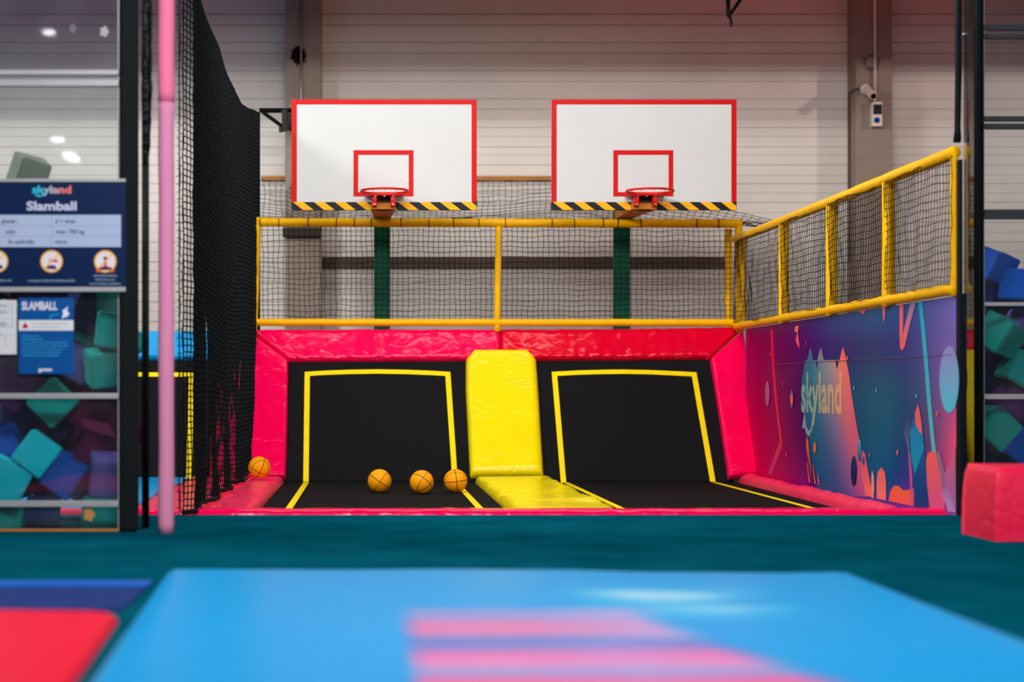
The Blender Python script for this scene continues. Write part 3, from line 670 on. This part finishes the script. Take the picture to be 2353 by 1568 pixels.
b0 = len(mb.v); mb.add(vs, [(i*(NV+1)+j, (i+1)*(NV+1)+j, (i+1)*(NV+1)+j+1, i*(NV+1)+j+1) for i in range(NU) for j in range(NV)]); mb.c = cs
LAY = [.0012]
def bp(pts, col, col2=None, keep=False):
    """flat printed shape, px coordinates; colour runs top->bottom when col2 given"""
    if not keep: LAY[0] += .0002
    ys = [p[1] for p in pts]; a, b = min(ys), max(ys); n = len(pts); P = [on_banner(p[0], p[1], LAY[0]) for p in pts]
    def cc(y):
        if not col2: return lin(col)
        s = (y-a)/(b-a+1e-6); return lin([col[k]*(1-s)+col2[k]*s for k in range(3)])
    start = len(mb.v); mb.add(P, [tuple(range(n))]); mb.c[start:] = [cc(p[1]) for p in pts]
def ell(cx, cy, rx, ry, col, col2=None, n=28): bp([(cx+rx*math.cos(2*PI*k/n), cy+ry*math.sin(2*PI*k/n)) for k in range(n)], col, col2)
def clipz(p): return p
# neon line left
bp([(1770, 757), (1776, 757), (1779, 830), (1784, 900), (1790, 960), (1797, 1012), (1793, 1020), (1786, 965), (1779, 905), (1773, 830)], (220, 20, 70), (255, 56, 90))
bp([(1797, 1012), (1797, 1026), (1773, 1092), (1764, 1088), (1786, 1030), (1792, 1016)], (255, 50, 92), (190, 60, 140))
# logo block: long soft shape under the lettering
rows_ = [(828, 1850, 1944), (850, 1847, 1949), (870, 1843, 1952), (910, 1841, 1957), (945, 1846, 1963), (990, 1856, 1970), (1040, 1862, 1981), (1090, 1868, 1994), (1120, 1878, 2002), (1142, 1900, 2010)]
LAY[0] += .0002; K = 14; st = len(mb.v); vs = []; cs = []
blk = [(0, 112, 146), (40, 124, 150), (120, 140, 158), (150, 150, 160), (235, 140, 120), (255, 112, 110)]
blk2 = [(10, 84, 140), (16, 88, 150), (60, 80, 150), (130, 84, 160), (200, 80, 150), (225, 80, 150)]
def ramp(t_, s): 
    f_ = s*(len(t_)-1); i = min(int(f_), len(t_)-2); q = f_-i; return [t_[i][k]*(1-q)+t_[i+1][k]*q for k in range(3)]
for (y, a, b) in rows_:
    v = (y-828)/314
    for k in range(K+1):
        s = k/K; c1 = ramp(blk, s); c2 = ramp(blk2, s); vs.append(on_banner(a+(b-a)*s, y, LAY[0])); cs.append(lin([c1[q]*(1-v)+c2[q]*v for q in range(3)]))
mb.add(vs, [(r*(K+1)+k, r*(K+1)+k+1, (r+1)*(K+1)+k+1, (r+1)*(K+1)+k) for r in range(len(rows_)-1) for k in range(K)]); mb.c[st:] = cs
bp([(1855, 829), (1859, 806), (1862, 799), (1865, 806), (1869, 829)], (40, 100, 140), (20, 110, 146))
bp([(1878, 829), (1883, 806), (1886, 799), (1889, 806), (1893, 829)], (110, 120, 140), (120, 140, 150))
bp([(1929, 829), (1934, 806), (1937, 797), (1940, 806), (1945, 829)], (240, 90, 100), (255, 120, 110))
bp([(1875, 830), (1880, 830), (1877, 850)], (30, 30, 84)); bp([(1919, 829), (1928, 829), (1923, 850)], (32, 30, 84))
# lettering
a = on_banner(1841, 944, .004); b_ = on_banner(1934, 944, .004)
tv, tf = text_shape('skyland', (a.x, a.y, a.z), (0, -1, 0), (0, 0, 1), w=abs(a.y-b_.y), h=.345, bold=.03)
st = len(mb.v); mb.add(tv, tf)
mb.c[st:] = [lin(ramp([(120, 170, 172), (150, 172, 160), (200, 172, 140), (240, 165, 130)], min(1, max(0, (a.y-v.y)/abs(a.y-b_.y))))) for v in tv]
bp([(1843, 985), (1848, 948), (1851, 962), (1853, 980), (1858, 990), (1863, 985), (1866, 962), (1868, 935), (1872, 935), (1870, 965), (1866, 990), (1859, 1004), (1853, 999), (1849, 984)], (130, 165, 175))
# moon, bar, V shapes
ell(2181, 872, 22.5, 77, (146, 140, 204), (76, 200, 226))
bp([(2110, 694), (2119, 692), (2126, 760), (2133, 840), (2140, 930), (2147, 1010), (2157, 1085), (2157, 1094), (2153, 1099), (2148, 1095), (2140, 1020), (2131, 930), (2124, 840), (2117, 760)], (0, 160, 196), (110, 205, 205))
bp([(2067, 701), (2076, 700), (2075, 755), (2072, 806), (2068, 798), (2067, 760)], (226, 100, 120), (255, 96, 100))
bp([(2092, 698), (2104, 696), (2091, 745), (2078, 800), (2072, 806), (2075, 765)], (150, 130, 170), (255, 96, 104))
bp([(2028, 706), (2034, 705), (2033, 732), (2030, 741)], (240, 110, 120)); bp([(1975, 716), (1990, 713), (1983, 722)], (240, 90, 90))
bp([(1826, 752), (1836, 748), (1833, 765), (1838, 800), (1834, 797), (1828, 783), (1832, 765), (1826, 762)], (250, 120, 110), (255, 60, 110))
bp([(1717, 770), (1723, 768), (1720, 800)], (200, 0, 80))
# bottom shapes
bp([(1983, 1034), (1988, 1044), (1994, 1080), (2000, 1110), (2008, 1144), (1990, 1139), (1984, 1112), (1980, 1090), (1978, 1060)], (240, 84, 120), (255, 120, 120))
ell(1975, 1036, 4.5, 25, (90, 170, 200), (20, 80, 140)); ell(1962, 1083, 7, 35, (10, 60, 120), (4, 24, 80)); ell(1984, 1060, 3, 10, (40, 90, 170))
bp([(2003, 1145), (2002, 1095), (2004, 1081), (2008, 1095), (2009, 1125), (2006, 1146)], (250, 160, 130))
bp([(2015, 1146), (2014, 1110), (2017, 1085), (2025, 1074), (2033, 1085), (2036, 1110), (2036, 1151)], (255, 112, 110), (255, 130, 130))
bp([(2042, 1152), (2046, 1128), (2054, 1117), (2064, 1117), (2076, 1127), (2090, 1126), (2100, 1122), (2100, 1164)], (255, 110, 60), (250, 100, 100))
bp([(2109, 929), (2114, 946), (2118, 975), (2122, 1010), (2127, 1060), (2130, 1110), (2136, 1170), (2102, 1164), (2098, 1110), (2092, 1060), (2087, 1010), (2090, 985), (2100, 960)], (40, 110, 170), (0, 60, 140))
bp([(2090, 990), (2106, 975), (2120, 1000), (2123, 1030), (2112, 1062), (2102, 1090), (2094, 1050)], (0, 130, 190), (0, 160, 200))
bp([(2109, 929), (2113, 946), (2117, 968), (2119, 998), (2112, 992), (2104, 975), (2103, 950)], (255, 96, 100), (250, 110, 120))
bp([(2086, 1010), (2091, 1050), (2096, 1090), (2098, 1164), (2094, 1163), (2088, 1060)], (200, 90, 160))
bp([(2128, 1060), (2131, 1044), (2140, 1037), (2150, 1040), (2158, 1055), (2164, 1100), (2172, 1174), (2136, 1168), (2130, 1110)], (255, 104, 100), (220, 90, 150))
bp([(2150, 1040), (2160, 1040), (2172, 1090), (2178, 1116), (2166, 1128), (2160, 1090)], (150, 110, 150))
bp([(2170, 1090), (2185, 1060), (2195, 1020), (2197, 1178), (2186, 1176)], (225, 100, 120), (160, 110, 190))
bp([(2160, 1130), (2178, 1116), (2196, 1178), (2180, 1176)], (170, 110, 180), (190, 160, 215))
# small marks
for (x, y, rx, ry, c) in ((1763, 905, 5, 29, (190, 100, 150)), (1819, 917, 3.6, 22, (90, 110, 150)), (1819, 918, 3, 13, (250, 110, 70)), (1872, 1029, 3.2, 13, (255, 112, 80)), (1962, 893, 1.7, 5, (80, 170, 200)), (2013, 898, 1.7, 5, (80, 170, 200)), (2105, 911, 2, 5, (80, 180, 210)), (2154, 951, 2.3, 6, (255, 90, 90)), (2062, 1040, 2, 6, (255, 110, 120)), (1947, 823, 1.5, 5, (255, 90, 110)), (1852, 790, 1.6, 5, (90, 80, 160)), (1798, 883, 1.2, 4, (230, 60, 70)), (1770, 815, 1.2, 5, (255, 60, 80)), (1806, 1046, 1.6, 5, (255, 80, 100)), (1998, 1046, 1.3, 5, (240, 80, 140))):
    ell(x, y, rx, ry, c, n=14)
bp([(1853, 1002), (1857, 1012), (1863, 1062), (1868, 1112), (1864, 1111), (1858, 1070), (1852, 1030)], (250, 120, 60), (50, 40, 110))
bp([(1853, 1060), (1856, 1068), (1862, 1110), (1858, 1109)], (250, 80, 90)); bp([(1866, 1066), (1869, 1075), (1875, 1113), (1871, 1112)], (255, 80, 100)); bp([(1879, 1086), (1881, 1092), (1884, 1115), (1880, 1114)], (250, 80, 120))
for k in range(3):
    ang = [(2088+(-9+3*k)*math.sin(PI*q/12), 972+k*10+46*(q/12)) for q in range(13)]
    for q in range(12): bp([ang[q], ang[q+1], (ang[q+1][0]+1, ang[q+1][1]), (ang[q][0]+1, ang[q][1])], (150, 140, 170), keep=q > 0)
mb.build('print', M_vc, t)
mb = MB(); mb.tube([(BX-.002, 18.2, 1.205), (BX-.002, 12.5, 1.20)], .003, 5); mb.build('fold', vinyl('indigo_fold', (60, 50, 110), rough=.2), t)

# ------------------------------------------------------------------ posts, poles, acrylic frames, left
Z0 = .105
t = thing('padded_post', (-1.43, 11.05, Z0), 'tall black padded post at the right end of the acrylic screen', 'post')
mb = MB(); mb.rbox((-1.496, 11.00, Z0), (-1.388, 11.10, 4.2), .02); mb.build('padding', M_black, t, smooth=False)
t = thing('foam_pole', (-1.206, 10.94, Z0), 'pink foam-covered pole standing on the teal carpet left of the net', 'pole')
mb = MB(); sleeve(mb, [(-1.206, 10.94, Z0), (-1.206, 10.94, 2.68)], .0475, 20); mb.build('lower_sleeve', mat('dusty_pink_foam', (232, 146, 186), rough=.6, var=.06), t, smooth=True)
mb = MB(); sleeve(mb, [(-1.206, 10.94, 2.683), (-1.206, 10.94, 4.3)], .0492, 20); mb.build('upper_sleeve', mat('pink_foam', (250, 128, 166), rough=.6, var=.06), t, smooth=True, label='brighter pink upper sleeve')
# rolled black curtain beside the post
t = thing('rolled_curtain', (-1.36, 11.3, Z0), 'crumpled black curtain roll hanging behind the padded post', 'curtain')
mb = MB(); P = []; R = []
for k in range(90):
    z = 2.35+2.1*k/89; f_ = min(1, k/18); P.append((at(337, 0, 11.3).x+.004*noise.noise(Vector((0, 0, z*9))), 11.3, z)); R.append(.016+.018*f_+.006*noise.noise(Vector((3, 1, z*14))))
mb.tube(P, R, 14); mb.build('roll', mat('black_crumpled_film', (16, 20, 23), rough=.3, bump=1, bscale=22, bdist=.02), t, smooth=True)
mb = MB(); mb.tube([(at(337, 0, 11.3).x, 11.3, Z0), (at(337, 0, 11.3).x, 11.3, 2.4)], .016, 10); mb.build('strap', M_blk2, t, smooth=True)
# left acrylic screen
FY = 11.05
def Zf(py, Y=FY): return CZ+(CY-py)*Y/F
def Xf(px, Y=FY): return (px-CX)*Y/F
t = thing('acrylic_screen', (-2.5, FY, Z0), 'clear acrylic screen with metal rails carrying the slamball signs', 'screen')
mb = MB(); mb.box((-3.1, FY-.004, Z0+.03), (-1.502, FY+.004, 4.2)); mb.build('pane', G_plex, t)
for (a, b, m) in ((162, 174, M_alu), (184, 200, M_alu), (904, 917, M_alu), (1151, 1165, M_alu)):
    mb = MB(); mb.rbox((-3.1, FY-.03, Zf(b)), (-1.502, FY+.02, Zf(a)), .004); mb.build('rail', m, t)
mb = MB(); mb.rbox((-3.1, FY-.03, Z0), (-1.502, FY+.03, Zf(1216)), .003); mb.build('sill', M_wood, t)
mb = MB(); mb.box((-1.509, FY-.012, Z0), (-1.502, FY+.012, 4.2)); mb.build('edge_strip', M_alu, t)
# side pane towards the court
t = thing('acrylic_screen', (-1.40, 11.3, Z0), 'narrow clear acrylic pane between the padded post and the rolled curtain', 'screen')
mb = MB(); mb.box((-1.378, 11.14, Z0), (-1.374, 11.34, 4.2)); mb.build('pane', G_side, t)
# stain on the acrylic: flower-shaped smudges
for (px, py, r, c) in ((240, 73, .035, (190, 178, 175)), (168, 66, .03, (120, 118, 126)), (205, 1183, .045, (190, 140, 70))):
    mb = MB(); random.seed(px); c0 = Vector((Xf(px), FY-.0365, Zf(py))); pts = []
    for k in range(22):
        a = 2*PI*k/22; rr = r*(.8+.3*math.cos(a*5)*.6+.15*random.random()); pts.append(c0+Vector((math.cos(a)*rr*.8, .03, math.sin(a)*rr)))
    mb.add([c0+Vector((0, .03, 0))]+pts+[p+Vector((0, .0015, 0)) for p in pts], [(0, 1+k, 1+(k+1) % 22) for k in range(22)]+[(1+k, 23+k, 23+(k+1) % 22, 1+(k+1) % 22) for k in range(22)])
    o = mb.build('sticker', mat('smudge%d' % px, c, rough=.8)); tag(o, {240: 'pale flower-shaped mark high on the acrylic, nearer the post', 168: 'faint grey mark high on the acrylic, left of the pale one', 205: 'brown pineapple-shaped sticker low on the acrylic'}[px], 'sticker')

# rule board
def sign(name, px0, px1, py0, py1, Y, label, cat, base):
    t = thing(name, (Xf((px0+px1)/2, Y), Y, Zf(py1, Y)), label, cat)
    mb = MB(); mb.rbox((Xf(px0, Y), Y, Zf(py1, Y)), (Xf(px1, Y), Y+.01, Zf(py0, Y)), .002); mb.build('panel', base, t)
    return t
SY = 10.990
def spt(px, py, off=.001): return Vector((Xf(px, SY), SY-off, Zf(py, SY)))
sg = sign('rule_board', -120, 289, 417, 662, SY, 'navy rule board headed Slamball fixed to the acrylic screen', 'sign', mat('navy_print', (2, 34, 78), rough=.4))
for (a, b) in ((411, 419), (660, 671)):
    mb = MB(); mb.rbox((Xf(-120, SY), SY-.01, Zf(b, SY)), (Xf(289, SY), SY+.015, Zf(a, SY)), .003); mb.build('clip_rail', M_alu, sg)
def txt(mb, s, px, py, hpx, col, bold=.02, align='L', wpx=None, off=.0016, col2=None):
    sc = SY/F; st = len(mb.v); tv, tf = text_shape(s, spt(px, py, off), (1, 0, 0), (0, 0, 1), h=hpx*sc, w=wpx*sc if wpx else None, bold=bold, align=align)
    mb.add(tv, tf)
    if col2:
        x0_ = min(v.x for v in tv); x1_ = max(v.x for v in tv); mb.c[st:] = [lin(ramp(col2, (v.x-x0_)/(x1_-x0_))) for v in tv]
    else: mb.c[st:] = [lin(col)]*len(tv)
def rect(mb, a, b, c, d, col, off=.001): mb.poly([spt(a, d, off), spt(c, d, off), spt(c, b, off), spt(a, b, off)], lin(col))
def disc(mb, cx, cy, r, col, off=.001, sx=1, sy=1, n=24): mb.poly([spt(cx+r*sx*math.cos(2*PI*k/n), cy-r*sy*math.sin(2*PI*k/n), off) for k in range(n)], lin(col))
mb = MB(); txt(mb, 'skyland', 74, 444, 17, (0, 0, 0), bold=.035, wpx=90, col2=[(40, 200, 230), (70, 200, 225), (170, 190, 205), (200, 170, 180), (245, 130, 125), (250, 120, 115)])
mb.poly([spt(84, 447, .0018), spt(92, 449.5, .0018), spt(101, 445, .0018), spt(103, 448, .0018), spt(92, 453, .0018), spt(83, 451, .0018), spt(80, 449, .0018)], lin((60, 200, 228)))
mb.build('logo', M_vp, sg)
mb = MB(); txt(mb, 'Slamball', 61, 483, 19.5, (205, 212, 240), bold=.03, wpx=115); mb.build('title', M_vp, sg)
mb = MB(); rect(mb, -100, 494, 278, 568, (178, 194, 224)); 
for y in (519, 543): rect(mb, -100, y, 278, y+.9, (120, 140, 190), .0013)
rect(mb, 118, 494, 119, 568, (120, 140, 190), .0013)
for (s, x, y, al) in (('ghatár:', 40, 513, 'R'), ('k + éves', 128, 513, 'L'), ('súly:', 36, 537, 'R'), ('max. 700 kg', 128, 537, 'L'), ('lis asakvály:', 80, 560, 'R'), ('nincs', 127, 560, 'L')):
    txt(mb, s, x, y, 9.5, (40, 60, 110), bold=.015, align=al)
mb.build('table', M_vp, sg)
for cx_ in (-7, 118.5, 242):
    mb = MB(); disc(mb, cx_, 601, 26, (246, 176, 40)); disc(mb, cx_, 601, 22.5, (236, 232, 236), .0013)
    if cx_ < 0: mb.poly([spt(cx_+q[0], 601+q[1], .0015) for q in ((4, 18), (14, 16), (11, 8), (6, 8))], lin((80, 20, 80)))
    elif cx_ < 200:
        mb.poly([spt(cx_+q[0], 601+q[1], .0015) for q in ((-13, 17), (12, 19), (10, 11), (4, 8), (-6, 9), (-11, 12))], lin((88, 60, 120)))
        mb.poly([spt(cx_+q[0], 601+q[1], .0015) for q in ((-8, -12), (-1, -4), (14, -4), (15, 3), (-2, 1), (-7, 2), (-3, -3))], lin((220, 60, 90)))
    else:
        disc(mb, cx_, 594, 4.5, (110, 40, 110), .0015); mb.poly([spt(cx_+q[0], 601+q[1], .0015) for q in ((-3, -2), (4, -2), (3, 8), (8, 15), (-8, 15), (-3, 8))], lin((226, 80, 110)))
        mb.poly([spt(cx_+q[0], 601+q[1], .0015) for q in ((-15, 20), (15, 20), (14, 13), (-14, 13))], lin((90, 30, 90)))
        for s in (-1, 1): mb.poly([spt(cx_+s*q[0], 601+q[1], .0008) for q in ((12, 18), (22, 18), (20, 25), (12, 25))], lin((235, 80, 70)))
    c, s = math.cos(PI/4), math.sin(PI/4); mb.poly([spt(cx_+q[0], 601+q[1], .0019) for q in ((-17.5, 15), (-15, 17.5), (17.5, -15), (15, -17.5))], lin((248, 190, 80)))
    mb.build('pictogram', M_vp, sg)
mb = MB(); random.seed(5)
def scribble(mb, x0, x1, y, h, col, fn=None):
    x = x0
    while x < x1:
        w_ = random.uniform(1.2, 3.2); hh = h*random.uniform(.55, 1); w_ = min(w_, x1-x)
        mb.poly([(fn or spt)(x, y+h/2, .0014), (fn or spt)(x+w_, y+h/2, .0014), (fn or spt)(x+w_, y+h/2-hh, .0014), (fn or spt)(x, y+h/2-hh, .0014)], lin(col)); x += w_+random.choice((.3, .4, .5, 1.6))
for caps in (((-40, 28, 644.5, 5),), ((64, 172, 645, 5),), ((215, 270, 633.5, 4.5), (219, 265, 642.5, 4.5), (206, 277, 652, 4.5))):
    mb = MB()
    for (a, b, y, h_) in caps: scribble(mb, a, b, y, h_, (130, 155, 175))
    mb.build('caption', M_vp, sg)
# blue poster
sp_ = sign('poster', 43, 169, 685, 860, SY+.03, 'blue slamball poster with a white warning band taped under the rule board', 'poster', mat('blue_print', (2, 86, 162), rough=.4, var=.12, vscale=6))
SY_old = SY; SY = SY+.03
mb = MB(); txt(mb, 'SLAMBALL', 50, 712, 18, (232, 228, 244), bold=.035, wpx=82); mb.build('title', M_vp, sp_)
mb = MB(); mb.poly([spt(*q) for q in ((142, 732), (145, 722), (144, 712), (149, 711), (157, 703), (154, 714), (160, 722), (155, 726), (154, 730), (149, 728), (145, 732))], lin((235, 240, 250)))
mb.poly([spt(*q) for q in ((114, 727), (115, 734), (117, 734), (118, 727), (124, 724), (136, 723), (136, 721), (122, 722))], lin((30, 170, 220))); mb.build('leaping_figure', M_vp, sp_)
mb = MB(); rect(mb, 43, 736, 169, 760, (228, 230, 234)); mb.poly([spt(50, 754.5, .0014), spt(66, 754.5, .0014), spt(58, 740, .0014)], lin((190, 8, 36)))
scribble(mb, 74, 155, 743.5, 3.2, (170, 172, 184)); scribble(mb, 74, 139, 752, 3.2, (170, 172, 184)); mb.build('warning_band', M_vp, sp_)
mb = MB()
for i, (a, b) in enumerate(((49, 91), (50, 100), (50, 154), (52, 158), (50, 148), (50, 140), (52, 136))): scribble(mb, a, b, 772.5+i*7.4, 3.4, (60, 160, 215))
mb.build('small_print', M_vp, sp_)
mb = MB(); txt(mb, 'gymoo', 88, 853, 8, (228, 234, 244), bold=.05, wpx=32); mb.build('logo', M_vp, sp_)
# white notice
wn = sign('paper_notice', -60, 38, 690, 815, SY, 'white printed paper at the left edge beside the blue poster', 'notice', mat('paper', (222, 224, 228), rough=.8))
mb = MB()
for y in (698, 705, 712, 720, 733, 744, 752, 771): rect(mb, -50, y, 29, y+.7, (150, 155, 165))
for y in (702, 717, 742, 748, 768): scribble(mb, -50, 16 if y != 768 else 5, y, 3, (120, 126, 140))
rect(mb, 28, 698, 29, 752, (150, 155, 165)); rect(mb, 12, 771, 13, 797, (150, 155, 165)); mb.build('print', M_vp, wn)
SY = SY_old

# ------------------------------------------------------------------ right side posts and frame
mb = MB(); mb.rbox((BX+.0, 12.36, 0.0), (BX+.024, 12.43, 2.52), .005); tag(mb.build('end_post', M_black), 'slim black post closing the near end of the printed wall', 'post')
t = thing('padded_post', (4.16, 12.46, Z0), 'tall black padded post at the right of the printed wall', 'post')
mb = MB(); mb.tube([(at(2246, 0, 12.46).x, 12.46, Z0), (at(2246, 0, 12.46).x, 12.46, 4.4)], .042, 16); mb.build('padding', M_black, t, smooth=True)
t = thing('hanging_strap', (at(2201, 0, 12.4).x, 12.4, 2.65), 'black strap roll hanging down to the end of the yellow side railing', 'strap')
mb = MB(); mb.tube([at(2199, 327, 12.4), at(2200, 300, 12.4), at(2201, 150, 12.4), at(2201, -60, 12.4)], [.026, .02, .018, .018], 10); mb.build('roll', M_black, t, smooth=True)
mb = MB(); mb.tube([at(2206, 322, 12.42), at(2204, 292, 12.42), at(2207, 150, 12.42), at(2207, -60, 12.42)], .010, 8); mb.build('cord', M_blk2, t)
mb = MB(); mb.tube([at(2206, 88, 12.42), at(2234, 66, 12.44)], .012, 8); mb.build('tie_bar', M_steel, t)
t = thing('acrylic_screen', (4.03, 12.3, Z0), 'narrow acrylic pane beyond the end of the printed wall mirroring the backboard', 'screen')
mb = MB(); mb.box((4.026, 12.14, Z0), (4.031, 12.355, 4.2)); mb.build('pane', G_side, t)
RYF = 12.5
t = thing('acrylic_screen', (4.7, RYF, Z0), 'acrylic screen with dark rails at the right edge of the photo', 'screen')
mb = MB(); mb.box((4.215, RYF-.004, Z0), (6.3, RYF+.004, 4.6)); mb.build('pane', G_plex, t)
for (a, b, m) in ((58, 70, M_dark_rail), (80, 90, M_dark_rail), (268, 279, M_dark_rail), (285, 297, M_dark_rail), (482, 504, M_dark_rail), (695, 704, M_alu), (906, 918, M_alu), (1147, 1160, M_dark_rail)):
    mb = MB(); mb.rbox((4.21, RYF-.025, Zf(b, RYF)), (6.3, RYF+.025, Zf(a, RYF)), .004); mb.build('rail', m, t)
mb = MB(); mb.box((4.207, RYF-.012, Z0), (4.214, RYF+.012, 4.6)); mb.build('edge_strip', M_alu, t)

# ------------------------------------------------------------------ foam cubes
CM = {k: mat('foam_'+k, c, rough=.9, spec=.15, var=.12, vscale=5) for k, c in dict(teal=(0, 146, 138), aqua=(0, 196, 212), blue=(4, 78, 172), navy=(16, 30, 82), purple=(78, 22, 92), lilac=(92, 84, 158), plum=(92, 14, 70), olive=(120, 128, 112)).items()}
NM = dict(teal='teal', aqua='bright aqua', blue='blue', navy='navy', purple='purple', lilac='lilac', plum='plum', olive='grey green')
def cube(px, py, Y, size, rot, c, label, grp):
    k_ = 11.35/12.0 if px < 1000 else 12.95/13.7
    Y *= k_; size *= k_
    mb = MB(); M = Matrix.Translation(at(px, py, Y)) @ Euler([math.radians(a) for a in rot]).to_matrix().to_4x4(); s = size/2
    bm = bmesh.new(); bmesh.ops.create_cube(bm, size=size); bmesh.ops.bevel(bm, geom=bm.edges[:], offset=size*.045, segments=2, affect='EDGES'); bmesh.ops.subdivide_edges(bm, edges=[e for e in bm.edges if e.calc_length() > size*.5], cuts=4, use_grid_fill=True)
    for v in bm.verts:
        q = v.co/s; k = 1-.05*(max(0, 1-abs(q.x)**2)*max(0, 1-abs(q.y)**2)+max(0, 1-abs(q.y)**2)*max(0, 1-abs(q.z)**2)+max(0, 1-abs(q.x)**2)*max(0, 1-abs(q.z)**2))*.5
        v.co = v.co*k+Vector((1, 1, 1))*.006*noise.noise(v.co*9+Vector((px, py, 0)))
    me = bpy.data.meshes.new('foam_cube'); bm.to_mesh(me); bm.free(); me.materials.append(CM[c])
    for p in me.polygons: p.use_smooth = False
    o = bpy.data.objects.new('foam_cube', me); COL.objects.link(o); o.matrix_world = M; tag(o, label, 'foam cube', grp); return o
GL = 'foam cubes behind the left acrylic screen'; GR = 'foam cubes behind the right acrylic screen'
L = [  # px, py, Y, size, rot, colour, where
 (66, 398, 12.0, .21, (20, 12, 32), 'olive', 'on top, peeking over the rule board'),
 (262, 760, 11.98, .23, (4, 8, 12), 'teal', 'high beside the post, right of the blue poster'),
 (240, 845, 12.0, .23, (14, -6, 20), 'teal', 'directly beside the post above the middle rail'),
 (172, 830, 12.25, .24, (5, 28, 10), 'lilac', 'half hidden behind the right edge of the blue poster'),
 (122, 925, 12.0, .24, (4, 45, 6), 'teal', 'standing on a corner across the middle rail'),
 (86, 1042, 11.98, .235, (2, 38, 4), 'aqua', 'tilted square in the middle of the lower pane'),
 (152, 1092, 12.02, .235, (4, 34, -6), 'blue', 'tilted square right of the aqua one in the lower pane'),
 (18, 1102, 12.0, .26, (8, 26, 10), 'aqua', 'large one at the lower left corner of the pane'),
 (212, 1018, 12.15, .23, (24, 12, 28), 'plum', 'below the middle rail on the right'),
 (248, 1090, 12.0, .24, (20, 4, 14), 'lilac', 'beside the post in the lower pane'),
 (30, 880, 12.2, .28, (10, 40, 14), 'purple', 'at the left edge above the middle rail'),
 (40, 965, 12.3, .26, (6, 20, 24), 'navy', 'at the left edge just under the middle rail'),
 (10, 1015, 12.1, .2, (10, 70, 8), 'blue', 'small one at the left edge above the large aqua'),
 (190, 940, 12.35, .26, (12, 30, 40), 'plum', 'in the dark behind the middle rail'),
 (100, 1180, 12.0, .22, (2, 2, 8), 'navy', 'flat at the bottom under the lowest rail, left'),
 (232, 1185, 12.0, .24, (2, 3, 4), 'teal', 'flat at the bottom right behind the brown sticker'),
 (20, 1190, 12.1, .2, (0, 6, 4), 'teal', 'flat at the bottom left corner'),
 (120, 760, 12.3, .27, (9, 10, 20), 'navy', 'behind the blue poster'),
 (200, 720, 12.35, .27, (9, 20, 30), 'navy', 'high behind, right of the poster title'),
 (30, 745, 12.3, .27, (4, 20, 10), 'teal', 'behind the white paper'),
 (262, 690, 12.3, .22, (4, 0, 6), 'teal', 'small piece just under the rule board by the post'),
]
for (px, py, Y, s, r, c, wh) in L: cube(px, py, Y, s, r, c, '%s foam cube %s' % (NM[c], wh), GL)
random.seed(11)
back = []
for i in range(5):
    for j in range(5):
        c = random.choice(['navy', 'purple', 'teal', 'navy', 'plum'])
        cube(-10+i*66+(j % 2)*20, 700+j*98, 12.75, .27, (random.uniform(-30, 30), random.uniform(-40, 40), random.uniform(-30, 30)), c, '%s foam cube deep in the shadowed pile behind the left acrylic screen' % NM[c], GL+', back row')
R_ = [
 (2288, 612, 13.7, .22, (20, 14, 24), 'blue', 'topmost behind the right screen, by the post'),
 (2345, 655, 13.6, .23, (4, 2, 40), 'blue', 'upper one at the right edge of the photo'),
 (2300, 668, 13.8, .24, (4, 2, 10), 'navy', 'under the topmost blue one'),
 (2300, 770, 13.55, .25, (30, 12, 40), 'teal', 'large one with three faces showing'),
 (2345, 850, 13.6, .24, (6, 28, 10), 'teal', 'at the right edge above the middle rail'),
 (2290, 850, 13.9, .26, (8, 6, 12), 'navy', 'in the dark above the middle rail'),
 (2320, 925, 13.7, .24, (14, 45, 12), 'purple', 'crossing the middle rail'),
 (2285, 985, 13.5, .25, (4, 42, 8), 'teal', 'standing on a corner under the middle rail'),
 (2342, 1030, 13.5, .25, (4, 38, 14), 'blue', 'tilted one left of the coral block top'),
 (2290, 1070, 13.7, .25, (4, 42, 4), 'navy', 'low one behind the coral block'),
 (2352, 760, 13.9, .24, (12, 20, 12), 'lilac', 'pale one at the right edge'),
 (2290, 1140, 13.9, .24, (4, 2, 4), 'navy', 'lowest beside the post'),
 (2350, 1120, 13.9, .24, (4, 12, 4), 'navy', 'lowest at the right edge'),
]
for (px, py, Y, s, r, c, wh) in R_: cube(px, py, Y, s, r, c, '%s foam cube %s' % (NM[c], wh), GR)
for i in range(8):
    for j in range(5):
        cube(2226+i*(44 if i < 4 else 62), 720+j*92, 14.25, .27, (random.uniform(-30, 30), random.uniform(-40, 40), random.uniform(-30, 30)), (c := random.choice(['navy', 'navy', 'purple', 'teal'])), '%s foam cube deep in the shadowed pile behind the right acrylic screen' % NM[c], GR+', back row')
